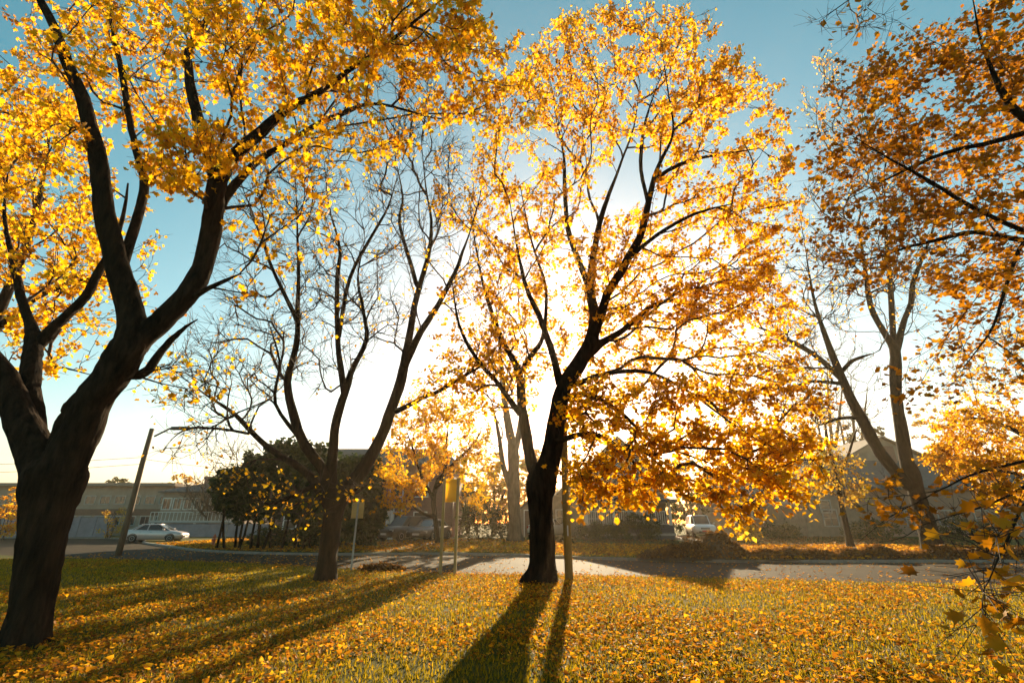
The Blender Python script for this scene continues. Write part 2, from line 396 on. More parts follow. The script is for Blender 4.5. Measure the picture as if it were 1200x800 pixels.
def project(P):
    d = P - CAMV; f = d[:, 1] * CP + d[:, 2] * SP; up = -d[:, 1] * SP + d[:, 2] * CP
    f = np.where(np.abs(f) < 1e-3, 1e-3, f)
    return 600 + FPX * d[:, 0] / f, 400 - FPX * up / f, f

# ================================================================ TREES
def catmull(P, sub):
    P = np.array(P, dtype=float); out = []
    for i in range(len(P) - 1):
        p0 = P[max(i - 1, 0)]; p1 = P[i]; p2 = P[i + 1]; p3 = P[min(i + 2, len(P) - 1)]
        for k in range(sub):
            t = k / sub
            out.append(0.5 * (2 * p1 + (p2 - p0) * t + (2 * p0 - 5 * p1 + 4 * p2 - p3) * t * t + (3 * p1 - p0 - 3 * p2 + p3) * t ** 3))
    out.append(P[-1]); return np.array(out)
def limb_tube(pts, rad, n, seed, flare=False, furrow=0.0):
    """bark tube with an uneven, slightly knotty cross-section"""
    r_ = np.random.default_rng(seed); m = len(pts); V = []; ph = r_.uniform(0, 6.28, 4)
    T = np.gradient(pts, axis=0); T /= np.linalg.norm(T, axis=1)[:, None] + 1e-9
    a = np.cross(T[0], [0.0, 1.0, 0.1]); a /= np.linalg.norm(a)
    L = np.concatenate([[0], np.cumsum(np.linalg.norm(np.diff(pts, axis=0), axis=1))])
    th = np.arange(n) * 2 * np.pi / n
    for i in range(m):
        a = a - T[i] * np.dot(a, T[i]); a /= np.linalg.norm(a); b = np.cross(T[i], a)
        k = 1 + 0.055 * np.sin(2 * th + ph[0] + L[i] * 1.3) + 0.04 * np.sin(3 * th + ph[1] - L[i] * 2.1) + 0.03 * np.sin(L[i] * 5 + ph[2]) + r_.normal(0, 0.02, n)
        if furrow:
            k = k - furrow * np.abs(np.sin(th * 9 + ph[0] + 0.9 * np.sin(L[i] * 2.3 + 3 * th) + 0.5 * np.sin(L[i] * 6.1))) ** 0.6 + furrow * 0.6 + r_.normal(0, furrow * 0.25, n)
        if flare:
            h = max(0.0, 1 - L[i] / 0.9); k = k + h ** 2 * (0.30 + 0.28 * np.sin(5 * th + ph[3]) + 0.12 * np.sin(3 * th))
        V.append(pts[i] + rad[i] * k[:, None] * (np.cos(th)[:, None] * a + np.sin(th)[:, None] * b))
    V = np.concatenate(V); F = []
    for i in range(m - 1):
        for k in range(n): F.append((i * n + k, i * n + (k + 1) % n, (i + 1) * n + (k + 1) % n, (i + 1) * n + k))
    return V, np.array(F, dtype=np.int32)
def seg_mesh(A, B, ra, rb, n=4):
    """many short tapering twig segments at once"""
    T = B - A; T /= np.linalg.norm(T, axis=1)[:, None] + 1e-9
    ref = np.where(np.abs(T[:, 2:3]) < 0.9, np.array([[0, 0, 1.0]]), np.array([[0, 1.0, 0]]))
    a = np.cross(T, ref); a /= np.linalg.norm(a, axis=1)[:, None] + 1e-9; b = np.cross(T, a)
    th = np.arange(n) * 2 * np.pi / n; c = np.cos(th)[None, :, None]; s = np.sin(th)[None, :, None]
    ring = a[:, None, :] * c + b[:, None, :] * s
    V = np.concatenate([A[:, None, :] + ring * ra[:, None, None], B[:, None, :] + ring * rb[:, None, None]], 1)
    k = np.arange(n); F = np.stack([k, (k + 1) % n, n + (k + 1) % n, n + k], 1)
    FF = (F[None] + (np.arange(len(A)) * 2 * n)[:, None, None]).reshape(-1, 4)
    return V.reshape(-1, 3), FF

def build_tree(name, label, cat, Y0, trunk, limbs, regions, leafmat, leaf=0.11, kind='mid', bark='bark', sides=10, group=None,
               bf=0.28, singles=0, seed=1, tip_r=0.004, twigs=4, twig_len=(0.2, 0.55), reach=(0.0, 99), zmin=0.5, tex_tint=(0.0, 1.0), base=None, sub=4, droop=(0.45, 1.35), rpow=0.42, wscale=1.0, furrow=0.0):
    """trunk and limbs: pixel polylines (u, v, width_px, dY) at the tree's own distance; regions: (u, v, ru, rv, dY0, dY1, twig tips, leaves per tip)
    the outer branches are grown from the limbs towards tips spread through the crown's volume"""
    global rng
    rng = np.random.default_rng(seed)
    def to3(pl):
        P = []; R = []
        for (u, v, w, dy) in pl:
            p, s = at(u, v, Y0 + dy); P.append(p); R.append(w * 0.5 * s * wscale / (1 + ((u - 600) / FPX) ** 2) ** 0.42)
        return np.array(P), np.array(R)
    tp, tr = to3(trunk)
    if base is not None: tp[0, 2] = base
    b0 = Vector(tp[0]); root = thing(name, label, cat, b0, group=group); B = np.array(b0)
    npos = []; nrad = []; npath = []; ndir = []
    def put_limb(P, R, nm, flare=False):
        Q = catmull(np.column_stack([P, R]), sub); pts = Q[:, :3]; rad = np.maximum(Q[:, 3], 0.004)
        if nm == 'limb':
            m_ = len(pts); rad = rad * np.interp(np.arange(m_), [0, m_ * 0.6, m_ - 1], [1, 0.95, 0.32])
            k3 = rng.normal(0, 1, (m_, 3)); k3 = (k3 + np.roll(k3, 1, 0) + np.roll(k3, -1, 0)) / 3
            k3[0] = 0; pts = pts + k3 * np.minimum(rad[:, None] * 0.32, 0.02)
        if flare: pts = np.vstack([pts[0] - [0, 0, 0.12], pts]); rad = np.concatenate([[rad[0]], rad])
        V, F = limb_tube(pts, rad, sides, seed * 31 + len(npos), flare, furrow)
        o = link(nm, np_mesh(nm, V - B, F), M[bark], root, True)
        if npos:
            d = np.linalg.norm(np.array(npos) - pts[0], axis=1); k = int(np.argmin(d)); p0 = npath[k] + d[k]
        else: p0 = 0.0
        T = np.gradient(pts, axis=0); T /= np.linalg.norm(T, axis=1)[:, None] + 1e-9
        L = np.concatenate([[0], np.cumsum(np.linalg.norm(np.diff(pts, axis=0), axis=1))])
        for i in range(len(pts)):
            npos.append(pts[i]); nrad.append(rad[i]); npath.append(p0 + L[i]); ndir.append(T[i])
        return o
    put_limb(tp, tr, 'trunk', True)
    for lm in limbs:
        P, R = to3(lm); put_limb(P, R, 'limb')
    n0 = len(npos)
    # tips of the outer branches
    tips = []; lcount = []
    for (u, v, ru, rv, d0, d1, n, lv) in regions:
        for _ in range(int(n)):
            while True:
                a, c = rng.uniform(-1, 1, 2)
                if a * a + c * c <= 1: break
            p, s = at(u + a * ru, v + c * rv, Y0 + rng.uniform(d0, d1))
            if p.z < zmin: continue
            tips.append(p); lcount.append(lv)
    tips = np.array(tips); lcount = np.array(lcount)
    cap = n0 + len(tips) * 14
    NP_ = np.zeros((cap, 3)); NP_[:n0] = npos; PA = np.full(cap, 1e9); PA[:n0] = npath; DI = np.zeros((cap, 3)); DI[:n0] = ndir
    NR = np.zeros(cap); NR[:n0] = nrad; par = np.full(cap, -1, dtype=int); CNT = np.zeros(cap)
    thick = np.zeros(cap); tl = np.array(nrad); thick[:n0] = np.where(tl > 0.13, 1.2 * tl, 0.0)   # prefer to start on thinner wood
    dmin = np.array([np.min(np.linalg.norm(NP_[:n0] - t, axis=1)) for t in tips]); order = np.argsort(dmin)
    cur = n0; tip_nodes = [None] * len(tips)
    for q in order:
        t = tips[q]; d = t - NP_[:cur]; dist = np.linalg.norm(d, axis=1)
        cosang = np.einsum('ij,ij->i', d, DI[:cur]) / (dist + 1e-6)
        cost = dist * (1.55 - 0.55 * cosang) + bf * PA[:cur] + thick[:cur] * 2
        k = int(np.argmin(cost)); L = dist[k]
        if L < 0.05: k2 = k; tip_nodes[q] = (k, k); continue
        m = int(min(12, max(2, L / 0.32)))
        c1 = NP_[k] + DI[k] * 0.22 * L + (t - NP_[k]) * 0.12; c2 = t - (np.array([0, 0, 0.12]) * L) - (t - NP_[k]) * 0.30
        pr = k; tt = np.arange(1, m + 1) / m; jit = rng.normal(0, 0.013 * min(L, 2.0), (m, 3)); jit[-1] = 0
        first = cur
        for i in range(m):
            s_ = tt[i]
            p = (1 - s_) ** 3 * NP_[k] + 3 * (1 - s_) ** 2 * s_ * c1 + 3 * (1 - s_) * s_ ** 2 * c2 + s_ ** 3 * t + jit[i]
            NP_[cur] = p; dv = p - NP_[pr]; ln = np.linalg.norm(dv) + 1e-9; DI[cur] = dv / ln; PA[cur] = PA[pr] + ln; par[cur] = pr; pr = cur; cur += 1
        tip_nodes[q] = (max(first, cur - 3), cur - 1)
    CNT[[e[1] for e in tip_nodes]] += 1
    for i in range(cur - 1, n0 - 1, -1): CNT[par[i]] += CNT[i]
    r = tip_r * np.maximum(CNT, 1) ** rpow; r[:n0] = NR[:n0]
    ids = np.arange(n0, cur); A = NP_[par[ids]]; Bv = NP_[ids]; rb = r[ids]; ra = np.minimum(np.minimum(r[par[ids]], rb * 1.6), NR.max())
    # side twigs
    ta = []; tb = []; own = []
    for q, (i0, i1) in enumerate(tip_nodes):
        for _ in range(twigs):
            i = rng.integers(min(i0, i1), i1 + 1); d = rng.normal(0, 1, 3); d /= np.linalg.norm(d); d = d * 0.65 + DI[i] * 0.8 + [0, 0, 0.22]
            d /= np.linalg.norm(d); ta.append(NP_[i]); tb.append(NP_[i] + d * rng.uniform(*twig_len)); own.append(q)
        own.append(q); ta.append(NP_[par[i1]] if par[i1] >= 0 else NP_[i1]); tb.append(NP_[i1])
    ta = np.array(ta); tb = np.array(tb); own = np.array(own); ok = np.linalg.norm(tb - ta, axis=1) > 1e-3
    ta, tb, own = ta[ok], tb[ok], own[ok]
    AA = np.concatenate([A, ta]); BB = np.concatenate([Bv, tb]); RA = np.concatenate([ra, np.full(len(ta), tip_r * 0.9)]); RB = np.concatenate([rb, np.full(len(ta), tip_r * 0.5)])
    big = RA > 0.018
    V1, F1 = seg_mesh(AA[big], BB[big], RA[big], RB[big], 6); V2, F2 = seg_mesh(AA[~big], BB[~big], RA[~big], RB[~big], 3)
    o = link('branches', np_mesh('branches', np.concatenate([V1, V2]) - B, np.concatenate([F1, F2 + len(V1)])), M['twig'] if bark == 'bark' else M[bark], root, True)
    o['kind'] = 'stuff'
    # leaves
    if lcount.sum() > 0 and leafmat:
        w = lcount[own].astype(float); per = np.bincount(own, minlength=len(tips)); w = w / np.maximum(per[own], 1)
        n = rng.poisson(w); idx = np.repeat(np.arange(len(ta)), n)
        s_ = rng.uniform(0.25, 1.1, len(idx))[:, None]
        pos = ta[idx] * (1 - s_) + tb[idx] * s_ + rng.normal(0, 0.06, (len(idx), 3)) - np.array([0, 0, 0.03])
        size = leaf * rng.uniform(0.65, 1.25, len(idx)); R = leaf_frames(len(idx), droop)
        clump = rng.normal(0, 0.16, len(tips))[own][idx]
        tint = np.clip(rng.beta(2.2, 2.0, len(idx)) + clump, 0.0, 1.0) * (tex_tint[1] - tex_tint[0]) + tex_tint[0]
        keep = pos[:, 2] > 0.3; pos, size, R, tint = pos[keep], size[keep], R[keep], tint[keep]
        if singles:
            u, v, f = project(pos); vis = (u > 0) & (u < 1200) & (v > 0) & (v < 800) & (f > 0.3)
            show = np.where(vis, size / f, 0); top = np.argsort(-show)[:singles]
            msk = np.ones(len(pos), bool); msk[top] = False; var = leaf_variants(leafmat)
            for i in top:
                lo = bpy.data.objects.new('leaf', var[min(5, int(tint[i] * 6))]); COL.objects.link(lo); lo.parent = root
                mt = Matrix(R[i].tolist()).to_4x4(); mt.translation = Vector(pos[i] - B)
                lo.matrix_local = mt @ Matrix.Scale(float(size[i]), 4)
            pos, size, R, tint = pos[msk], size[msk], R[msk], tint[msk]
        o = link('crown', leaves_mesh('crown', pos, size, R, tint, kind, B), M[leafmat], root); o['kind'] = 'stuff'
    return root

# ---- the big maple on the left, close by
YA = 7.6
build_tree('maple_tree', 'huge dark maple with forking limbs and yellow leaves at the left edge', 'tree', YA,
  [(24, 760, 66, 0), (36, 715, 62, 0), (46, 660, 64, 0), (56, 600, 72, 0.02), (65, 560, 86, 0.03), (70, 540, 70, 0.03)],
  [[(68, 556, 74, 0), (95, 500, 62, 0), (122, 452, 58, -0.05), (148, 415, 52, -0.1), (156, 385, 44, -0.15), (146, 345, 36, -0.2), (134, 300, 34, -0.3), (122, 240, 31, -0.45), (112, 175, 28, -0.6), (95, 112, 25, -0.8), (70, 50, 22, -1.0), (45, -5, 20, -1.2), (20, -70, 17, -1.5), (-10, -150, 12, -1.9)],
   [(150, 410, 40, -0.1), (176, 386, 38, -0.05), (205, 362, 34, 0.05), (232, 325, 32, 0.15), (246, 270, 29, 0.2), (254, 215, 26, 0.2), (268, 190, 21, 0.1), (300, 160, 17, 0), (338, 126, 15, -0.2), (372, 108, 13, -0.4), (420, 76, 10, -0.7), (480, 30, 8, -1.0), (530, -10, 6, -1.3)],
   [(254, 215, 22, 0.2), (246, 186, 20, 0.4), (232, 140, 16, 0.6), (222, 90, 14, 0.7), (222, 58, 12, 0.8), (238, 30, 11, 0.8), (254, 8, 9, 0.9), (262, -40, 7, 1.0)],
   [(250, 262, 14, 0.25), (275, 216, 12, 0.5), (305, 187, 10, 0.8), (350, 160, 8, 1.1), (395, 135, 7, 1.4), (445, 122, 5, 1.8), (520, 140, 4, 2.4), (575, 130, 3, 2.8)],
   [(142, 318, 17, -0.25), (158, 262, 14, 0.1), (170, 218, 13, 0.4), (160, 180, 11, 0.5), (150, 130, 10, 0.7), (138, 60, 9, 0.8), (124, 5, 8, 0.8), (110, -50, 6, 0.9)],
   [(168, 222, 9, 0.4), (186, 202, 8, 0.6), (205, 192, 6, 0.9), (240, 165, 5, 1.3)],
   [(140, 440, 16, 0.1), (170, 436, 14, 0.3), (196, 404, 11, 0.5), (214, 386, 8, 0.6), (232, 374, 5, 0.7)],
   [(212, 356, 12, 0.1), (240, 340, 8, 0.0), (266, 327, 6, -0.1), (286, 320, 3, -0.1)],
   [(50, 556, 60, 0), (30, 505, 52, 0.1), (8, 455, 48, 0.1), (-22, 405, 42, 0.0), (-60, 340, 34, -0.2), (-110, 250, 26, -0.5)],
   [(42, 520, 36, 0.2), (36, 470, 32, 0.4), (36, 430, 30, 0.6), (42, 402, 26, 0.8), (34, 376, 16, 1.0), (20, 325, 14, 1.2), (11, 288, 12, 1.4), (5, 250, 10, 1.5), (9, 205, 8, 1.6)],
   [(42, 405, 20, 0.8), (70, 376, 17, 0.9), (100, 347, 15, 1.0), (118, 315, 14, 1.1), (140, 270, 11, 1.3), (150, 215, 8, 1.5)],
   [(60, 540, 22, -0.1), (67, 512, 20, -0.1), (74, 490, 17, -0.1), (80, 474, 14, -0.1), (88, 460, 6, -0.1)]],
  [(60, 60, 150, 95, 0.2, 3.4, 100, 26), (210, 60, 150, 95, 0.3, 3.4, 120, 28), (180, 40, 150, 60, -2.2, -0.6, 26, 22), (350, 45, 130, 80, -1.6, 2.6, 105, 30), (470, 35, 110, 65, -1.8, 2.4, 105, 32), (555, 95, 85, 65, -0.5, 3.0, 80, 24),
   (225, 185, 55, 40, -1.2, 0.5, 34, 30), (310, 175, 70, 50, -1, 1.6, 30, 24), (360, 235, 70, 55, -0.5, 2.2, 26, 12), (300, 290, 50, 60, 0, 2, 14, 10), (430, 150, 60, 40, -1, 2, 22, 20),
   (40, 170, 70, 60, -1, 2, 40, 24), (240, 440, 50, 40, 0, 1.5, 10, 6), (80, 290, 80, 60, 0.6, 3, 30, 18), (250, -60, 350, 50, -2, 2, 60, 26)],
  'leaf_yellow', 0.115, 'maple', singles=300, seed=11, wscale=0.86, furrow=0.07, sides=40, sub=5, tip_r=0.006, zmin=2.0, rpow=0.46)

# ---- the nearly bare maple left of centre
YB = 15.4
build_tree('maple_tree', 'nearly bare maple with spreading limbs beside the small sign, left of centre', 'tree', YB,
  [(381, 679, 33, 0), (384, 650, 30, 0), (390, 610, 29, 0), (394, 582, 35, 0)],
  [[(393, 592, 34, 0), (404, 576, 26, 0.1), (421, 556, 23, 0.3), (442, 520, 19, 0.5), (459, 477, 17, 0.6), (472, 435, 15, 0.8), (480, 395, 12, 0.9), (488, 347, 10, 1.0), (503, 293, 8, 1.0), (505, 257, 7, 1.2), (499, 220, 5, 1.4), (494, 170, 3, 1.5)],
   [(474, 430, 11, 0.7), (494, 388, 10, 0.2), (519, 347, 8, -0.3), (537, 310, 6, -0.6), (548, 280, 4, -0.9), (560, 240, 3, -1.1)],
   [(489, 335, 7, 0.9), (479, 302, 6, 1.6), (468, 261, 5, 2.0), (472, 230, 4, 2.3), (462, 180, 2.5, 2.6)],
   [(464, 482, 9, 0.6), (493, 467, 7, 0), (523, 454, 6, -0.5), (561, 431, 4, -1.0), (580, 425, 2.5, -1.3)],
   [(389, 590, 30, 0), (388, 560, 20, 0), (389, 537, 16, -0.1), (393, 499, 14, -0.2), (404, 460, 13, -0.4), (412, 438, 10, -0.5), (429, 397, 8, -0.8), (425, 358, 7, -1.0), (419, 325, 5, -1.1), (428, 280, 3, -1.3)],
   [(404, 460, 11, -0.4), (398, 420, 9, -0.1), (395, 385, 8, 0.2), (396, 325, 7, 0.6), (398, 290, 5, 0.8), (385, 240, 4, 1.0), (380, 190, 2.5, 1.2)],
   [(397, 395, 7, 0.1), (410, 325, 6, -0.4), (438, 272, 4.5, -0.8), (455, 242, 3.5, -1.0), (470, 190, 2, -1.4)],
   [(388, 588, 28, 0), (378, 552, 18, -0.2), (357, 520, 16, -0.5), (344, 486, 14, -0.7), (338, 448, 12, -0.8), (347, 405, 10, -0.9), (349, 372, 9, -0.9), (350, 310, 7, -1.1), (348, 250, 5, -1.2), (345, 200, 3, -1.4)],
   [(348, 376, 7, -0.9), (324, 325, 6, -0.6), (311, 291, 5, -0.4), (296, 250, 4, -0.2), (280, 210, 2.5, 0.1)],
   [(352, 515, 7, -0.5), (323, 473, 5.5, -1.2), (327, 422, 4, -1.6), (312, 370, 3, -2.0)],
   [(386, 590, 22, 0), (368, 562, 15, 0.3), (352, 548, 12, 0.5), (315, 524, 10, 1.0), (276, 486, 7.5, 1.4), (242, 463, 5.5, 1.7), (200, 431, 3.5, 2.1)],
   [(292, 508, 5, 1.1), (251, 501, 4, 0.8), (217, 503, 3.5, 0.6), (196, 520, 2, 0.5)],
   [(372, 566, 9, 0.2), (345, 580, 6, -0.6), (320, 590, 4, -1.2), (300, 585, 3, -1.6)]],
  [(490, 210, 65, 90, -2, 3, 210, 1), (400, 250, 75, 110, -2.5, 2.5, 230, 1), (320, 290, 80, 110, -2.5, 2, 190, 1), (540, 290, 50, 80, -2, 2, 80, 4), (255, 440, 75, 75, -1, 3, 140, 1), (300, 400, 60, 60, -2, 3, 100, 1),
   (225, 520, 40, 25, 0, 2, 24, 2), (380, 400, 60, 60, -2.5, 2.5, 90, 1), (450, 350, 50, 60, -2, 3, 90, 1), (560, 400, 35, 50, -2, 1, 26, 10), (440, 130, 90, 50, -2, 2, 110, 1),
   (340, 594, 45, 22, -2, -0.2, 26, 5), (400, 570, 30, 22, -1.6, 0.4, 10, 4), (290, 560, 40, 25, -1, 1.5, 10, 6)],
  'leaf_yellow', 0.10, 'mid', seed=12, wscale=0.78, sides=10, tip_r=0.0085, rpow=0.46, twigs=5, twig_len=(0.3, 0.8), zmin=1.3)

# ---- the great golden maple in the middle
YC = 15.0
build_tree('maple_tree', 'great golden maple with a forked trunk glowing in the sun, centre of the lawn', 'tree', YC,
  [(632, 682, 36, 0), (635, 660, 30, 0), (635, 620, 29, 0), (633, 585, 30, 0), (632, 565, 33, 0), (637, 548, 30, 0)],
  [[(635, 575, 29, 0), (639, 556, 27, 0), (646, 528, 23, 0), (653, 487, 21, -0.1), (662, 451, 20, -0.1), (679, 424, 19, 0), (692, 402, 17, 0.1), (697, 375, 13, 0.3), (692, 342, 11, 0.5), (695, 302, 9, 0.7), (703, 262, 8, 0.9), (714, 227, 7, 1.1), (726, 195, 5.5, 1.2), (742, 150, 4, 1.3), (750, 100, 3, 1.4)],
   [(693, 345, 8, 0.5), (678, 305, 7, 1.0), (666, 268, 6, 1.4), (662, 219, 5, 1.8), (660, 180, 4, 2.1), (650, 130, 3, 2.4)],
   [(694, 396, 14, 0.1), (703, 372, 12, -0.2), (712, 345, 11, -0.5), (732, 310, 10, -0.8), (749, 280, 9, -1.1), (758, 245, 8, -1.3), (767, 207, 6.5, -1.5), (776, 186, 5.5, -1.6), (789, 153, 4.5, -1.8), (784, 115, 3.5, -2.0), (776, 60, 2.5, -2.2)],
   [(766, 210, 5.5, -1.5), (790, 196, 5, -1.9), (815, 187, 4.5, -2.2), (850, 180, 3.5, -2.6), (890, 174, 2.5, -3.0)],
   [(760, 240, 5, -1.3), (752, 200, 4.5, -0.8), (754, 152, 4, -0.4), (770, 100, 3, 0)],
   [(738, 302, 6, -0.8), (770, 275, 5, -1.6), (815, 250, 4, -2.4), (860, 238, 3, -3.0)],
   [(692, 412, 12, 0.1), (704, 402, 10, 0.5), (721, 393, 8, 0.9), (743, 377, 7, 1.4), (765, 358, 6, 1.8), (795, 353, 5, 2.2), (833, 374, 4, 2.7), (870, 400, 3, 3.0)],
   [(655, 490, 8, 0), (664, 468, 6, -0.7), (693, 464, 5.5, -1.6), (726, 482, 5, -2.5), (760, 515, 4.5, -3.2), (797, 530, 4, -3.7), (840, 545, 3, -4.2)],
   [(648, 520, 9, 0), (660, 514, 7, -0.5), (690, 508, 6, -1.4), (720, 520, 5, -2.2), (745, 545, 4, -2.8), (760, 565, 3, -3.2)],
   [(662, 455, 7, -0.2), (700, 440, 6, -1.0), (750, 435, 5, -2.0), (800, 455, 4, -3.0), (850, 490, 3, -3.8), (895, 520, 2.4, -4.2)],
   [(632, 572, 20, 0), (626, 553, 15, 0.1), (619, 523, 13, 0.3), (612, 478, 11, 0.5), (609, 440, 10, 0.6), (601, 420, 8, 0.7), (588, 397, 7, 0.9), (574, 360, 6, 1.1), (566, 330, 5, 1.2), (556, 280, 4, 1.4), (550, 230, 3, 1.6)],
   [(609, 438, 7, 0.6), (624, 414, 6, 0.3), (636, 395, 5, 0), (640, 340, 4, -0.4), (622, 280, 3, -0.7), (610, 220, 2.5, -1.0)],
   [(609, 485, 7, 0.4), (586, 452, 6, -0.2), (558, 420, 5, -0.8), (538, 380, 4, -1.3), (530, 330, 3, -1.7)],
   [(656, 450, 9, 0), (645, 405, 8, -0.6), (632, 370, 7, -1.0), (618, 340, 5.5, -1.3), (606, 290, 4, -1.6), (598, 240, 3, -1.8)]],
  [(740, 90, 130, 85, -3, 3, 260, 35), (850, 170, 85, 100, -3, 3, 190, 37), (640, 150, 85, 80, -3, 3.5, 115, 28), (600, 260, 55, 110, -3, 3, 100, 23), (555, 380, 45, 70, -2.5, 2.5, 60, 20), (555, 215, 55, 55, -2, 3, 50, 22),
   (800, 310, 115, 75, -2, 2, 175, 29), (860, 390, 85, 80, -2, 1.2, 150, 28), (755, 485, 100, 48, -4.2, -2.8, 105, 18), (718, 558, 58, 32, -4.4, -3.2, 70, 20), (835, 538, 90, 42, -4.6, -3.4, 100, 20), (905, 480, 60, 75, -3.6, -1.6, 90, 20), (864, 596, 20, 16, -5, -4, 9, 20), (640, 380, 60, 70, 0, 3.5, 60, 21), (712, 420, 60, 50, 0.5, 3.5, 70, 25), (730, 340, 60, 50, 0, 3, 40, 22),
   (665, 280, 75, 70, -3, 3, 66, 22), (745, 390, 50, 50, -3, 3, 46, 24), (690, 60, 70, 50, -2, 3, 60, 24), (800, 40, 50, 30, -2, 2, 20, 13), (530, 460, 40, 35, -2, 2, 30, 18), (690, 480, 40, 40, -2, 2.5, 36, 26), (590, 460, 35, 40, -2, 2, 16, 13), (592, 430, 48, 60, -1, 2.5, 44, 15), (760, 20, 80, 22, -1.5, 2, 30, 12), (900, 270, 40, 60, -2, 2, 40, 31), (925, 545, 45, 40, -4.5, -3, 36, 21)],
  'leaf_gold', 0.113, 'mid', seed=13, sides=12, tip_r=0.0075, rpow=0.46, twigs=4, zmin=1.5)

# ---- the leaning two-stemmed maple across the road on the right
YD = 27.5
build_tree('maple_tree', 'two-stemmed leaning maple, almost leafless, on the verge across the road', 'tree', YD,
  [(1094, 643, 27, 0), (1087, 620, 24, 0), (1078, 591, 22, 0), (1070, 560, 22, 0), (1064, 545, 20, 0)],
  [[(1069, 560, 22, 0), (1061, 530, 17, 0.2), (1053, 483, 15, 0.4), (1049, 447, 15, 0.5), (1049, 411, 13, 0.6), (1038, 393, 9, 0.4), (1020, 357, 8, 0.1), (1012, 306, 6.5, -0.3), (1005, 271, 5, -0.6), (976, 245, 3, -0.9)],
   [(1048, 415, 9, 0.6), (1046, 385, 8, 0.9), (1044, 345, 7, 1.2), (1038, 262, 5, 1.8), (1036, 200, 3, 2.3)],
   [(1050, 412, 10, 0.6), (1058, 380, 8, 0.7), (1067, 355, 7.5, 0.7), (1072, 324, 6.5, 0.8), (1090, 280, 5, 0.9), (1106, 220, 3, 1.0)],
   [(1072, 570, 20, 0), (1060, 565, 17, -0.2), (1033, 532, 16, -0.6), (1010, 492, 14, -1.0), (988, 447, 12, -1.4), (970, 402, 9, -1.7), (954, 352, 7, -2.0), (945, 300, 4, -2.2)],
   [(986, 444, 8, -1.4), (955, 416, 7, -1.0), (920, 397, 5.5, -0.6), (880, 380, 3.5, -0.2)],
   [(990, 450, 6, -1.4), (960, 447, 4.5, -2.0), (943, 449, 4, -2.4), (910, 458, 2.5, -3.0)],
   [(984, 438, 6, -1.4), (1000, 422, 5, -1.8), (1024, 414, 3.5, -2.2)],
   [(1010, 490, 6, -1.0), (985, 490, 4.5, -1.8), (955, 500, 3, -2.6)]],
  [(1010, 260, 75, 100, -3, 3, 210, 3), (950, 350, 50, 60, -3, 2, 110, 3), (1080, 250, 55, 100, -2, 3, 140, 3), (920, 410, 45, 40, -2, 2, 70, 4), (980, 120, 45, 60, -3, 3, 60, 14), (1040, 350, 60, 60, -3, 3, 50, 3), (945, 460, 40, 40, -4, 0, 34, 8)],
  'leaf_gold', 0.13, 'low', seed=14, wscale=1.0, sides=10, tip_r=0.014, rpow=0.44, twigs=5, twig_len=(0.4, 1.1), zmin=1.5, base=zfar(24, 27.5))

